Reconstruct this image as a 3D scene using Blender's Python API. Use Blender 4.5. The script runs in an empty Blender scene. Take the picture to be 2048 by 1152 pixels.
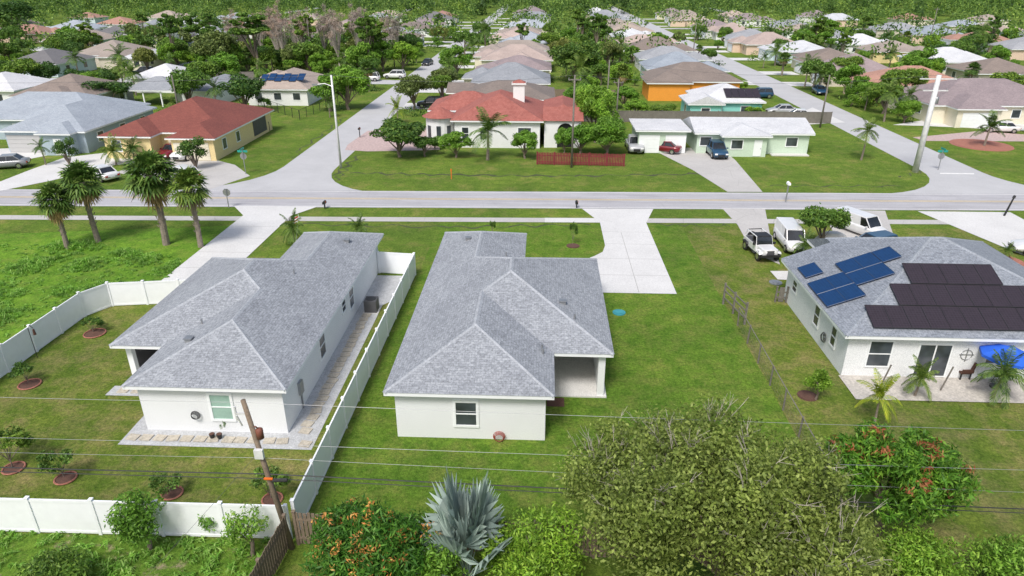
import bpy, math, random
import numpy as np
from mathutils import Vector
rnd = random.Random(7)
R = math.radians
scene = bpy.context.scene
COL = scene.collection
H = 20.0; F = 1365.3; PT = R(24.6); YW = R(2.5)
CP, SP, CY, SY = math.cos(PT), math.sin(PT), math.cos(YW), math.sin(YW)

def P(px, py, z=0.0):
    dx = (px-1024)/F; dy = (576-py)/F
    t = (H-z)/(SP-dy*CP); L = t*dx; G = t*(CP+dy*SP)
    return Vector((L*CY-G*SY, L*SY+G*CY, z))
def fwd(v): return -v.x*SY+v.y*CY
def hgt(b, py):
    a = PT+math.atan((py-576)/F)
    return H-fwd(b)*math.tan(a)
def depth(b, z=1.0): return fwd(b)*CP+(H-z)*SP

# ------------------------------------------------------------------ materials
M = {}
def newmat(name):
    m = bpy.data.materials.new(name); m.use_nodes = True
    nt = m.node_tree; b = nt.nodes['Principled BSDF']; M[name] = m
    return m, nt, b
def N(nt, t, **k):
    n = nt.nodes.new(t)
    for a, v in k.items(): setattr(n, a, v)
    return n
def pos(nt): return N(nt, 'ShaderNodeNewGeometry').outputs['Position']
def noise(nt, vec, scale, detail=3, rough=.6):
    n = N(nt, 'ShaderNodeTexNoise'); n.inputs['Scale'].default_value = scale
    n.inputs['Detail'].default_value = detail; n.inputs['Roughness'].default_value = rough
    if vec is not None: nt.links.new(vec, n.inputs['Vector'])
    return n.outputs['Fac']
def ramp(nt, fac, stops):
    r = N(nt, 'ShaderNodeValToRGB'); e = r.color_ramp.elements
    e[0].position = stops[0][0]; e[0].color = (*stops[0][1], 1)
    e[1].position = stops[-1][0]; e[1].color = (*stops[-1][1], 1)
    for p, c in stops[1:-1]:
        x = e.new(p); x.color = (*c, 1)
    nt.links.new(fac, r.inputs['Fac']); return r.outputs['Color']
def mix(nt, fac, a, b, mode='MIX'):
    n = N(nt, 'ShaderNodeMix', data_type='RGBA', blend_type=mode)
    for s, v in ((0, fac), (6, a), (7, b)):
        if isinstance(v, (int, float)): n.inputs[s].default_value = v
        elif isinstance(v, tuple): n.inputs[s].default_value = (*v, 1)
        else: nt.links.new(v, n.inputs[s])
    return n.outputs[2]
def bump(nt, b, h, st=.3, dist=.05):
    n = N(nt, 'ShaderNodeBump'); n.inputs['Strength'].default_value = st; n.inputs['Distance'].default_value = dist
    nt.links.new(h, n.inputs['Height']); nt.links.new(n.outputs[0], b.inputs['Normal'])
def sc(c, k): return tuple(min(1, x*k) for x in c)
def plain(name, c, rough=.7, metal=0, var=.14, scale=2.5, fine=0):
    m, nt, b = newmat(name); p = pos(nt)
    f = noise(nt, p, scale, 5)
    col = ramp(nt, f, [(.3, sc(c, 1-var)), (.7, sc(c, 1+var))])
    if fine:
        col = mix(nt, .55, col, ramp(nt, noise(nt, p, fine, 2), [(.3, sc(c, .6)), (.7, sc(c, 1.4))]))
        bump(nt, b, noise(nt, p, fine, 2), .2, .02)
    nt.links.new(col, b.inputs['Base Color']); b.inputs['Roughness'].default_value = rough
    b.inputs['Metallic'].default_value = metal; return m
def grass(name, g1, g2, dry, dry_lo=.5, dry_hi=.72, pscale=.35, bare=None):
    m, nt, b = newmat(name); p = pos(nt)
    c = ramp(nt, noise(nt, p, 1.1, 7, .75), [(.34, g1), (.64, g2)])
    d = ramp(nt, noise(nt, p, pscale, 8, .75), [(dry_lo, (0, 0, 0)), (dry_hi, (1, 1, 1))])
    c = mix(nt, d, c, dry)
    c = mix(nt, .85, c, ramp(nt, noise(nt, p, .13, 5, .65), [(.36, (.74, .80, .78)), (.64, (1.22, 1.14, 1.1))]), 'MULTIPLY')
    if bare:
        d = ramp(nt, noise(nt, p, .9, 6, .7), [(.56, (0, 0, 0)), (.66, (1, 1, 1))]); c = mix(nt, d, c, bare)
    f = noise(nt, p, 6.0, 8, .88)
    c = mix(nt, .85, c, ramp(nt, f, [(.37, (.32, .36, .34)), (.63, (1.6, 1.55, 1.4))]), 'MULTIPLY')
    nt.links.new(c, b.inputs['Base Color']); b.inputs['Roughness'].default_value = .95
    b.inputs['Specular IOR Level'].default_value = .1
    bump(nt, b, noise(nt, p, 14, 4, .8), .8, .1); return m
def shingle(name, a, b2, mort, bw=.33, rh=.15, tile=False):
    m, nt, b = newmat(name); uv = N(nt, 'ShaderNodeUVMap').outputs[0]
    br = N(nt, 'ShaderNodeTexBrick'); nt.links.new(uv, br.inputs['Vector'])
    for k, v in (('Scale', 1), ('Brick Width', bw), ('Row Height', rh), ('Mortar Size', .010), ('Mortar Smooth', .5), ('Bias', 0.0)):
        br.inputs[k].default_value = v
    br.inputs['Color1'].default_value = (*a, 1); br.inputs['Color2'].default_value = (*b2, 1); br.inputs['Mortar'].default_value = (*mort, 1)
    p = pos(nt); oi = N(nt, 'ShaderNodeObjectInfo')
    c = mix(nt, .5, br.outputs['Color'], ramp(nt, noise(nt, uv, 8, 6, .85), [(.40, sc(a, .65)), (.60, sc(b2, 1.22))]))
    c = mix(nt, .6, c, ramp(nt, noise(nt, p, .4, 6, .7), [(.3, (.74, .74, .76)), (.7, (1.16, 1.15, 1.14))]), 'MULTIPLY')
    if 'near' not in name and '_c' != name[-2:] and not tile:
        c = mix(nt, .5, c, ramp(nt, oi.outputs['Random'], [(0, (.75, .78, .8)), (1, (1.25, 1.2, 1.15))]), 'MULTIPLY')
    nt.links.new(c, b.inputs['Base Color']); b.inputs['Roughness'].default_value = .85
    bump(nt, b, br.outputs['Fac'], -.3 if not tile else -.8, .03); return m
def leafmat(name, c1, c2, c3, tr=.25, big=0):
    m, nt, b = newmat(name); nt.nodes.remove(b); out = nt.nodes['Material Output']
    g = N(nt, 'ShaderNodeNewGeometry'); oi = N(nt, 'ShaderNodeObjectInfo')
    c = ramp(nt, g.outputs['Random Per Island'], [(0, c1), (.55, c2), (1, c3)])
    tc = N(nt, 'ShaderNodeTexCoord').outputs['Object']
    if big:
        c = mix(nt, .95, c, ramp(nt, noise(nt, tc, big, 3), [(.38, (.34, .42, .42)), (.5, (1, 1, 1)), (.62, (1.6, 1.4, 1.2))]), 'MULTIPLY')
    else:
        c = mix(nt, .8, c, ramp(nt, noise(nt, tc, .9, 3), [(.35, (.55, .57, .55)), (.65, (1.3, 1.3, 1.15))]), 'MULTIPLY')
        c = mix(nt, .75, c, ramp(nt, oi.outputs['Random'], [(0, (.62, .74, .66)), (.5, (1, 1, 1)), (1, (1.45, 1.25, .95))]), 'MULTIPLY')
    d = N(nt, 'ShaderNodeBsdfPrincipled'); d.inputs['Roughness'].default_value = .55; d.inputs['Specular IOR Level'].default_value = .3
    t = N(nt, 'ShaderNodeBsdfTranslucent'); s = N(nt, 'ShaderNodeMixShader'); s.inputs[0].default_value = tr
    nt.links.new(c, d.inputs['Base Color']); nt.links.new(c, t.inputs[0])
    nt.links.new(d.outputs[0], s.inputs[1]); nt.links.new(t.outputs[0], s.inputs[2]); nt.links.new(s.outputs[0], out.inputs[0])
    return m

grass('grass_verge', (.085, .155, .024), (.155, .235, .040), (.25, .24, .085), .50, .72, .4)
grass('grass_lush', (.070, .155, .018), (.145, .250, .034), (.215, .24, .065), .46, .73, .7)
grass('grass_olive', (.09, .155, .022), (.165, .225, .040), (.26, .235, .10), .45, .66, .6)
grass('grass_weedy', (.08, .19, .02), (.18, .34, .04), (.20, .27, .06), .48, .7, .8)
grass('grass_poor', (.07, .16, .02), (.16, .27, .04), (.22, .25, .08), .5, .7, .9, (.32, .28, .19))
def road_mat(name, c, crack=.5):
    m, nt, b = newmat(name); p = pos(nt)
    col = ramp(nt, noise(nt, p, .25, 6, .7), [(.3, sc(c, .82)), (.7, sc(c, 1.12))])
    col = mix(nt, .5, col, ramp(nt, noise(nt, p, 12, 3), [(.3, sc(c, .75)), (.7, sc(c, 1.25))]))
    mp = N(nt, 'ShaderNodeMapping'); mp.inputs['Scale'].default_value = (.12, 1.6, 1); nt.links.new(p, mp.inputs['Vector'])
    if 'asphalt' == name: col = mix(nt, .7, col, ramp(nt, noise(nt, mp.outputs[0], 1, 5, .7), [(.3, (.72, .72, .72)), (.7, (1.2, 1.2, 1.2))]), 'MULTIPLY')
    v = N(nt, 'ShaderNodeTexVoronoi', feature='DISTANCE_TO_EDGE'); v.inputs['Scale'].default_value = .33
    nt.links.new(p, v.inputs['Vector'])
    k = ramp(nt, v.outputs['Distance'], [(0, (1, 1, 1)), (.012, (0, 0, 0))])
    kk = mix(nt, k, (0, 0, 0), (crack,)*3)
    col = mix(nt, kk, col, sc(c, .5))
    nt.links.new(col, b.inputs['Base Color']); b.inputs['Roughness'].default_value = .9; return m
road_mat('asphalt', (.40, .395, .415), .2)
road_mat('asphalt_side', (.45, .45, .46), .12)
road_mat('concrete', (.60, .595, .585), .08)
road_mat('concrete_old', (.46, .445, .43), .4)
plain('concrete_slab', (.60, .59, .57), .85, fine=20); plain('patio_old', (.46, .43, .39), .85, fine=9, var=.25, scale=1)
plain('gravel', (.42, .43, .44), .9, fine=14, var=.3)
plain('stone', (.44, .40, .33), .9, fine=10, var=.25, scale=1.2)
plain('mulch', (.11, .055, .04), .95, fine=15, var=.3)
plain('brick_edge', (.34, .14, .10), .9, fine=10)
plain('paver_pink', (.46, .35, .33), .85, fine=4)
plain('line_yellow', (.62, .46, .18), .8); plain('line_white', (.72, .72, .70), .8)
def stucco(name, c): return plain(name, c, .85, 0, .05, .8, 30)
WALLS = {'white': (.80, .81, .81), 'cream': (.74, .68, .55), 'yellow': (.80, .62, .32), 'beige': (.62, .56, .47), 'orange': (.78, .30, .04),
         'turquoise': (.26, .64, .56), 'blue-grey': (.38, .46, .52), 'peach': (.70, .53, .42), 'pale blue': (.58, .67, .73), 'pale green': (.53, .64, .52), 'grey': (.46, .46, .46)}
for k, v in WALLS.items(): stucco('wall_'+k, v)
stucco('wall_near', (.76, .785, .80))
ROOFS = {'grey': ((.24, .255, .28), (.36, .375, .40)), 'blue-grey': ((.27, .31, .36), (.39, .43, .48)), 'brown': ((.17, .14, .12), (.26, .215, .19)),
         'tan': ((.31, .255, .215), (.42, .355, .31)), 'terracotta': ((.34, .18, .14), (.44, .26, .20)), 'red-brown': ((.145, .042, .034), (.23, .072, .054)),
         'dark': ((.12, .12, .13), (.19, .185, .19)), 'pale': ((.50, .52, .55), (.63, .64, .66)), 'mauve': ((.22, .18, .19), (.33, .27, .275)), 'salmon': ((.37, .29, .26), (.48, .39, .35))}
for k, (a, b_) in ROOFS.items(): shingle('roof_'+k, a, b_, sc(a, .6))
shingle('roof_near', (.185, .20, .222), (.375, .398, .428), (.10, .105, .115), .24, .135)
shingle('roof_c', (.15, .172, .205), (.31, .338, .378), (.085, .09, .10), .24, .135)
shingle('roof_tile', (.27, .075, .058), (.40, .145, .115), (.14, .04, .035), .30, .36, True)
plain('ridge_near', (.34, .36, .39), .85, fine=9, var=.2); plain('ridge_c', (.26, .285, .32), .85, fine=9, var=.2)
plain('trim_white', (.83, .85, .86), .55, var=.04); plain('vinyl', (.84, .86, .88), .4, var=.03)
plain('metal_grey', (.35, .36, .37), .4, .6); plain('steel_pale', (.66, .66, .66), .45, .1); plain('black', (.02, .02, .022), .5)
plain('dark_grey', (.08, .08, .085), .6); plain('rubber', (.018, .018, .018), .8); plain('wood_old', (.19, .145, .105), .9, fine=12, var=.3)
plain('wood_grey', (.17, .155, .135), .9, fine=12, var=.3); plain('fence_red', (.19, .028, .034), .8, var=.2); plain('teal_lid', (.05, .28, .32), .6)
plain('rust', (.20, .07, .045), .7); plain('blue_cloth', (.02, .12, .62), .7); plain('hose_red', (.30, .05, .04), .5)
plain('blinds', (.30, .45, .38), .6); plain('sign_green', (.02, .30, .25), .4); plain('orange', (.7, .15, .02), .6); plain('wicker', (.07, .03, .02), .8)
plain('lamp_white', (.85, .85, .85), .2); plain('lamp_red', (.45, .02, .02), .2); plain('tarp', (.66, .64, .58), .7); plain('chrome', (.6, .6, .6), .25, .9, .02)
plain('trunk', (.19, .15, .12), .95, fine=9, var=.3); plain('palm_trunk', (.23, .19, .155), .95, fine=7, var=.35); plain('bark_pale', (.38, .34, .30), .9, fine=6, var=.2)
plain('swale', (.06, .075, .028), .95, fine=3, var=.5, scale=.8); plain('joint', (.30, .29, .28), .9)
def glassmat(name, c, rough=.12):
    m, nt, b = newmat(name); col = ramp(nt, noise(nt, pos(nt), .8, 2), [(.35, sc(c, .6)), (.65, sc(c, 1.5))])
    nt.links.new(col, b.inputs['Base Color']); b.inputs['Roughness'].default_value = rough; b.inputs['Specular IOR Level'].default_value = .8
glassmat('glass', (.05, .06, .07)); glassmat('car_glass', (.015, .018, .022), .06)
def solar(name, c, line):
    m, nt, b = newmat(name); uv = N(nt, 'ShaderNodeUVMap').outputs[0]
    br = N(nt, 'ShaderNodeTexBrick', offset=0.0); nt.links.new(uv, br.inputs['Vector'])
    for k, v in (('Scale', 1), ('Brick Width', .16), ('Row Height', .16), ('Mortar Size', .006)): br.inputs[k].default_value = v
    br.inputs['Color1'].default_value = (*c, 1); br.inputs['Color2'].default_value = (*sc(c, 1.25), 1); br.inputs['Mortar'].default_value = (*line, 1)
    nt.links.new(br.outputs['Color'], b.inputs['Base Color']); b.inputs['Roughness'].default_value = .4; b.inputs['Specular IOR Level'].default_value = .35
solar('solar_black', (.028, .020, .026), (.06, .055, .065)); solar('solar_blue', (.005, .030, .10), (.018, .07, .16)); plain('frame_blue', (.03, .05, .10), .4)
m, nt, b = newmat('paint'); oi = N(nt, 'ShaderNodeObjectInfo')
c = mix(nt, .6, oi.outputs['Color'], ramp(nt, noise(nt, pos(nt), 1.5, 4), [(.3, (.85,)*3), (.7, (1.05,)*3)]), 'MULTIPLY')
nt.links.new(c, b.inputs['Base Color']); b.inputs['Roughness'].default_value = .28; b.inputs['Coat Weight'].default_value = .6; b.inputs['Metallic'].default_value = .1
leafmat('leaf_dark', (.035, .09, .02), (.07, .155, .03), (.15, .25, .055))
leafmat('leaf_mid', (.06, .13, .022), (.115, .225, .035), (.22, .35, .065))
leafmat('leaf_bright', (.09, .20, .022), (.17, .34, .035), (.29, .47, .08))
leafmat('leaf_oak', (.09, .13, .035), (.17, .225, .06), (.31, .36, .13), .3)
leafmat('leaf_big', (.115, .165, .035), (.22, .295, .065), (.37, .45, .135), .35)
leafmat('leaf_far', (.055, .125, .025), (.12, .225, .04), (.24, .37, .08), .25, .11)
leafmat('leaf_wood', (.06, .125, .03), (.12, .215, .045), (.22, .33, .08), .25, .035)
leafmat('leaf_redtip', (.04, .12, .018), (.085, .23, .028), (.17, .34, .05))
leafmat('leaf_red', (.22, .06, .03), (.34, .13, .07), (.42, .24, .12))
leafmat('leaf_orange', (.42, .16, .05), (.58, .27, .08), (.66, .42, .16))
leafmat('leaf_bare', (.28, .21, .19), (.40, .32, .30), (.50, .42, .40), .1)
leafmat('leaf_palm', (.05, .11, .022), (.11, .20, .035), (.22, .31, .08))
leafmat('leaf_palm_yellow', (.14, .24, .02), (.24, .35, .03), (.40, .44, .06))
leafmat('leaf_dead', (.24, .18, .10), (.32, .25, .14), (.40, .33, .2), .1)
leafmat('leaf_silver', (.27, .34, .34), (.42, .50, .50), (.58, .66, .66), .15)
leafmat('leaf_weed', (.12, .29, .03), (.22, .44, .06), (.38, .56, .16), .35)

# ------------------------------------------------------------------ mesh helpers
def link(o): COL.objects.link(o); return o
def tag(o, label=None, cat=None, group=None, kind=None):
    if label: o['label'] = label
    if cat: o['category'] = cat
    if group: o['group'] = group
    if kind: o['kind'] = kind
    return o
def thing(name, label, cat, loc=(0, 0, 0), rz=0, group=None):
    o = link(bpy.data.objects.new(name, None)); o.location = loc; o.rotation_euler = (0, 0, rz); o.empty_display_size = .3
    return tag(o, label, cat, group)
def origin(p):
    o = Vector((0, 0, 0))
    while p is not None: o += p.location; p = p.parent
    return o
class MB:
    def __init__(s): s.v = []; s.f = []
    def poly(s, pts):
        n = len(s.v); s.v += [tuple(p) for p in pts]; s.f.append(tuple(range(n, n+len(pts)))); return s
    def hexa(s, a, b):
        n = len(s.v); s.v += [tuple(p) for p in a]+[tuple(p) for p in b]
        k = len(a); s.f.append(tuple(n+i for i in reversed(range(k)))); s.f.append(tuple(n+k+i for i in range(k)))
        for i in range(k): s.f.append((n+i, n+(i+1) % k, n+k+(i+1) % k, n+k+i))
        return s
    def box(s, x0, y0, z0, x1, y1, z1):
        x0, x1 = min(x0, x1), max(x0, x1); y0, y1 = min(y0, y1), max(y0, y1)
        return s.hexa([(x0, y0, z0), (x1, y0, z0), (x1, y1, z0), (x0, y1, z0)], [(x0, y0, z1), (x1, y0, z1), (x1, y1, z1), (x0, y1, z1)])
    def obox(s, c, l, w, z0, z1, rz):
        ca, sa = math.cos(rz), math.sin(rz)
        q = [(c[0]+a*ca-b*sa, c[1]+a*sa+b*ca) for a, b in ((-l/2, -w/2), (l/2, -w/2), (l/2, w/2), (-l/2, w/2))]
        return s.hexa([(x, y, z0) for x, y in q], [(x, y, z1) for x, y in q])
    def tube(s, pts, rads, n=8):
        pts = [Vector(p) for p in pts]; rings = []
        for i, p in enumerate(pts):
            d = (pts[min(i+1, len(pts)-1)]-pts[max(i-1, 0)]).normalized()
            a = d.cross(Vector((0, 0, 1)) if abs(d.z) < .9 else Vector((1, 0, 0))).normalized(); b = d.cross(a)
            r = rads[i] if isinstance(rads, (list, tuple)) else rads
            rings.append([p+a*math.cos(2*math.pi*k/n)*r+b*math.sin(2*math.pi*k/n)*r for k in range(n)])
        return s.loft(rings)
    def loft(s, rings, cap=True):
        n0 = len(s.v); k = len(rings[0])
        for r in rings: s.v += [tuple(p) for p in r]
        for i in range(len(rings)-1):
            for j in range(k): s.f.append((n0+i*k+j, n0+i*k+(j+1) % k, n0+(i+1)*k+(j+1) % k, n0+(i+1)*k+j))
        if cap: s.f.append(tuple(n0+j for j in reversed(range(k)))); s.f.append(tuple(n0+(len(rings)-1)*k+j for j in range(k)))
        return s
    def disc(s, c, rx, ry, h, n=24):
        q = [(c[0]+rx*math.cos(2*math.pi*i/n), c[1]+ry*math.sin(2*math.pi*i/n)) for i in range(n)]
        return s.hexa([(x, y, c[2]) for x, y in q], [(x, y, c[2]+h) for x, y in q])
    def wb(s, side, pl, a0, a1, z0, z1, d0, d1):
        if side == 'S': return s.box(a0, pl-d1, z0, a1, pl-d0, z1)
        if side == 'N': return s.box(a0, pl+d0, z0, a1, pl+d1, z1)
        if side == 'E': return s.box(pl+d0, a0, z0, pl+d1, a1, z1)
        return s.box(pl-d1, a0, z0, pl-d0, a1, z1)
    def build(s, name, mat, parent=None, smooth=False, uv=True, struct=False):
        v = np.array(s.v, float).reshape(-1, 3)
        if parent is not None: org = np.array(origin(parent))
        elif struct: org = np.zeros(3)
        else: lo, hi = v.min(0), v.max(0); org = np.array([(lo[0]+hi[0])/2, (lo[1]+hi[1])/2, lo[2]])
        me = bpy.data.meshes.new(name); me.from_pydata((v-org).tolist(), [], s.f); me.update()
        if uv and len(s.f) < 6000:
            lay = me.uv_layers.new(name='UVMap'); Z = Vector((0, 0, 1)); data = lay.data; lp = me.loops; vs = me.vertices; O = Vector(org)
            for p in me.polygons:
                nn = p.normal
                t = Z.cross(nn)
                t = t.normalized() if t.length > 1e-4 else Vector((1, 0, 0))
                b = nn.cross(t)
                for li in p.loop_indices:
                    w = vs[lp[li].vertex_index].co+O; data[li].uv = (w.dot(t), w.dot(b))
        if smooth: me.polygons.foreach_set('use_smooth', [True]*len(me.polygons))
        me.materials.append(M[mat]); o = link(bpy.data.objects.new(name, me))
        if parent is not None: o.parent = parent
        elif struct: o['kind'] = 'structure'
        else: o.location = org
        return o
def S(name, pts, z, mat):
    return MB().poly([(p[0], p[1], z) for p in pts]).build(name, mat, struct=True)
def SP_(name, pix, z, mat): return S(name, [P(a, b) for a, b in pix], z, mat)
def rect(x0, y0, x1, y1): return [(x0, y0), (x1, y0), (x1, y1), (x0, y1)]
def copy_tree(o, parent=None):
    c = o.copy(); COL.objects.link(c); c.parent = parent
    for ch in list(o.children): copy_tree(ch, c)
    return c

# ------------------------------------------------------------------ ground, roads
S('ground', rect(-900, -60, 900, 1600), 0, 'grass_verge')
RS = .028
def ry(x, y): return y+RS*(x+2.7)
def rrect(x0, y0, x1, y1): return [(x0, ry(x0, y0)), (x1, ry(x1, y0)), (x1, ry(x1, y1)), (x0, ry(x0, y1))]
S('main_road', rrect(-300, 61.7, 300, 67.2), .012, 'asphalt')
for k in (0, .28): S('road_marking', rrect(-300, 64.35+k, 300, 64.45+k), .018, 'line_yellow')
for y in (61.95, 66.85): S('road_marking', rrect(-300, y, 300, y+.1), .018, 'line_white')
S('sidewalk', rrect(-300, 57.7, 300, 58.9), .02, 'concrete_old')
S('sidewalk', rrect(.4, 57.68, 6, 58.92), .024, 'concrete')
def street(x, y0, y1, w, fl=0):
    pts = [(x-w/2, y1), (x-w/2, y0+14)]
    if fl:
        for i in range(9):
            a = i/8*math.pi/2; pts.append((x-w/2-10*(1-math.cos(a)), y0+10-10*math.sin(a)+0.0))
        for i in range(9):
            a = (8-i)/8*math.pi/2; pts.append((x+w/2+9*(1-math.cos(a)), y0+9-9*math.sin(a)))
    else: pts += [(x-w/2, y0), (x+w/2, y0)]
    pts += [(x+w/2, y0+14), (x+w/2, y1)]
    return pts
S('street', street(-26.5, 65.9, 560, 6.2, 1), .008, 'asphalt_side')
S('street', street(46, 67.9, 560, 6.4, 1), .008, 'asphalt_side')
S('street', rect(-240, 141.5, -29.5, 147.5), .006, 'asphalt_side')
S('street', rect(107, 68, 113, 520), .008, 'asphalt_side')
S('street', rect(-90, 148, -84.5, 500), .0078, 'asphalt_side')
S('street', rect(-155, 150, -149.5, 500), .0078, 'asphalt_side')
S('street', rect(-300, 301, 300, 307.5), .004, 'asphalt_side')
S('road_marking', [P(1880, 346), P(1948, 347), P(1948, 349), P(1880, 348)], .02, 'line_white')
S('lawn', rect(-8.9, 20, 12.4, 57.6), .004, 'grass_lush')
S('lawn', rect(-29.1, 19.9, -9.4, 41.5), .004, 'grass_olive')
S('lawn', rect(12.4, 14, 60, 57.6), .004, 'grass_olive')
S('lawn', rect(-40, 6, -9.5, 19.6), .004, 'grass_poor')
S('lawn', [P(-60, 470), P(380, 455), P(470, 450), P(308, 572), P(180, 588), P(-60, 735)], .004, 'grass_weedy')
S('driveway', [(-27.2, 42), (-22.8, 42), (-22.8, 58.5), (-21.2, 61.3), (-29.2, 61.2), (-27.2, 58.5)], .03, 'concrete')
S('driveway', [(3.9, 43.1), (9.5, 43.1), (9.4, 58), (10.6, 62), (3.9, 61.8), (5.3, 58), (5.3, 52.2), (5, 50.8), (4.3, 49.9), (3.9, 49.5)], .03, 'concrete')
for y in (46.2, 49.4, 52.6, 55.5): S('driveway_joint', rect(4 if y < 49.5 else 5.35, y, 9.4, y+.035), .034, 'joint'); S('driveway_joint', rect(-27.1, y, -22.9, y+.035), .034, 'joint')
S('driveway_joint', rect(6.9, 43.2, 6.935, 55.4), .0345, 'joint')
SP_('driveway', [(1445, 418), (1530, 418), (1540, 470), (1560, 530), (1505, 505), (1475, 450)], .03, 'concrete_old')
SP_('driveway', [(1640, 420), (1770, 422), (1790, 480), (1730, 520), (1670, 470)], .03, 'concrete_old')
SP_('driveway', [(1835, 423), (2020, 425), (2200, 520), (2200, 560), (2048, 512)], .03, 'concrete')
SP_('driveway', [(1385, 340), (1455, 384), (1525, 384), (1470, 320), (1440, 295), (1300, 297)], .02, 'concrete_old')
SP_('driveway', [(-80, 395), (60, 340), (130, 315), (260, 300), (440, 290), (440, 305), (400, 322), (230, 330), (100, 362), (0, 382)], .016, 'concrete')
SP_('driveway', [(-60, 355), (60, 318), (150, 300), (60, 295), (-60, 300)], .018, 'concrete')
SP_('driveway', [(420, 379), (500, 352), (470, 330), (400, 312), (340, 312), (230, 345)], .0165, 'concrete_old')
SP_('driveway', [(695, 290), (735, 262), (870, 252), (880, 300), (735, 303), (690, 300)], .016, 'paver_pink')
SP_('driveway', [(1785, 250), (1850, 240), (2060, 243), (2060, 262), (1850, 252)], .016, 'concrete')
SP_('driveway', [(1825, 275), (1960, 262), (2060, 270), (2060, 283), (1850, 282)], .016, 'paver_pink')
SP_('driveway', [(1545, 250), (1625, 215), (1690, 245), (1600, 250)], .016, 'concrete')
def swale(pix, w=.35):
    for (a, b_) in zip(pix, pix[1:]):
        p, q = P(*a), P(*b_); n = 26; up_ = []; dn = []; dd = (q-p).normalized(); nn = Vector((-dd.y, dd.x, 0))
        for i in range(n+1):
            c = p.lerp(q, i/n)+nn*.35*math.sin(i*1.1); e = c-nn*w*rnd.uniform(.05, 1); f = c+nn*w*rnd.uniform(.05, 1); dn.append((e.x, e.y)); up_.append((f.x, f.y))
        S('verge', dn+up_[::-1], rnd.uniform(.0045, .0075), 'swale')
swale([(700, 346), (900, 350), (1150, 352), (1400, 348)], .42); swale([(640, 372), (720, 310)], .25); swale([(520, 446), (900, 455), (1180, 449)], .22); swale([(1310, 449), (1460, 452)], .2); swale([(560, 360), (600, 300), (690, 235)], .18); swale([(700, 330), (660, 372)], .2)
swale([(360, 555), (480, 470)], .18); swale([(1800, 355), (1890, 330)], .2); swale([(1540, 372), (1800, 372)], .2)

# ------------------------------------------------------------------ houses
BLOCK = []
def hip(mb, r, h, s, dz=0, gable=''):
    x0, y0, x1, y1 = r; z = h+dz; w, d = x1-x0, y1-y0
    if w <= d:
        k = w/2; top = z+k*s; xm = (x0+x1)/2
        ya = y0 if 'S' in gable else y0+k; yb = y1 if 'N' in gable else y1-k
        A, B = (xm, ya, top), (xm, yb, top); c = [(x0, y0, z), (x1, y0, z), (x1, y1, z), (x0, y1, z)]
        mb.poly([c[0], c[1], A]); mb.poly([c[1], c[2], B, A]); mb.poly([c[2], c[3], B]); mb.poly([c[3], c[0], A, B])
    else:
        k = d/2; top = z+k*s; ym = (y0+y1)/2
        xa = x0 if 'W' in gable else x0+k; xb = x1 if 'E' in gable else x1-k
        A, B = (xa, ym, top), (xb, ym, top); c = [(x0, y0, z), (x1, y0, z), (x1, y1, z), (x0, y1, z)]
        mb.poly([c[0], c[1], B, A]); mb.poly([c[1], c[2], B]); mb.poly([c[2], c[3], A, B]); mb.poly([c[3], c[0], A])
def zroof(rects, h, s, x, y):
    best = h
    for (x0, y0, x1, y1) in rects:
        d = min(x-x0, x1-x, y-y0, y1-y)
        if d > 0: best = max(best, h+d*s)
    return best
def window(root, side, pl, a, z, w, h, glass='glass', t=.1, trim='trim_white', fine=True):
    f = MB()
    f.wb(side, pl, a-w/2-t, a+w/2+t, z-h/2-t, z-h/2, .0, .06); f.wb(side, pl, a-w/2-t, a+w/2+t, z+h/2, z+h/2+t, .0, .06)
    f.wb(side, pl, a-w/2-t, a-w/2, z-h/2, z+h/2, .0, .055); f.wb(side, pl, a+w/2, a+w/2+t, z-h/2, z+h/2, .0, .055)
    if fine: f.wb(side, pl, a-w/2, a+w/2, z-.025, z+.025, .02, .05)
    fo = f.build('window', trim, root)
    MB().wb(side, pl, a-w/2, a+w/2, z-h/2, z+h/2, .004, .02).build('pane', glass, fo)
    return fo
def door(root, side, pl, a, w=.95, h=2.05, mat='trim_white'):
    o = MB().wb(side, pl, a-w/2, a+w/2, .1, h, .01, .05).build('door', mat, root)
    MB().wb(side, pl, a+w/2-.14, a+w/2-.08, .95, 1.1, .05, .09).build('handle', 'metal_grey', o)
def garage(root, side, pl, a, w=4.6, h=2.1, mat='trim_white'):
    f = MB()
    for i in range(4):
        z0 = .06+i*(h/4); f.wb(side, pl, a-w/2, a+w/2, z0, z0+h/4-.03, .012, .05)
    f.wb(side, pl, a-w/2, a+w/2, .05, h, .002, .02)
    f.build('garage_door', mat, root)
def house(label, rects, wall, roof, h=2.75, s=.4, over=.45, walls=None, gables=None, name='house', fascia='trim_white'):
    x0 = min(r[0] for r in rects); x1 = max(r[2] for r in rects); y0 = min(r[1] for r in rects); y1 = max(r[3] for r in rects)
    BLOCK.append((x0-1.3, y0-1.3, x1+1.3, y1+1.3))
    root = thing(name, label, 'house', ((x0+x1)/2, (y0+y1)/2, 0))
    w = MB()
    for i, r in enumerate(walls or [(a+over, b+over, c-over, d-over) for a, b, c, d in rects]):
        e = .003*i; w.box(r[0]+e, r[1]+e, 0, r[2]-e, r[3]-e, h-.16)
    w.build('wall', wall, root)
    f = MB()
    for i, r in enumerate(rects):
        e = .004*i; f.box(r[0]+e, r[1]+e, h-.2+e, r[2]-e, r[3]-e, h-.01-e)
    f.build('fascia', fascia, root)
    m_ = MB()
    for i, r in enumerate(rects):
        e = .03-.004*i
        hip(m_, (r[0]-e, r[1]-e, r[2]+e, r[3]+e), h, s, -.004*i, (gables or {}).get(i, ''))
    ro = m_.build('roof', roof, root)
    return root, ro
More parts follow.
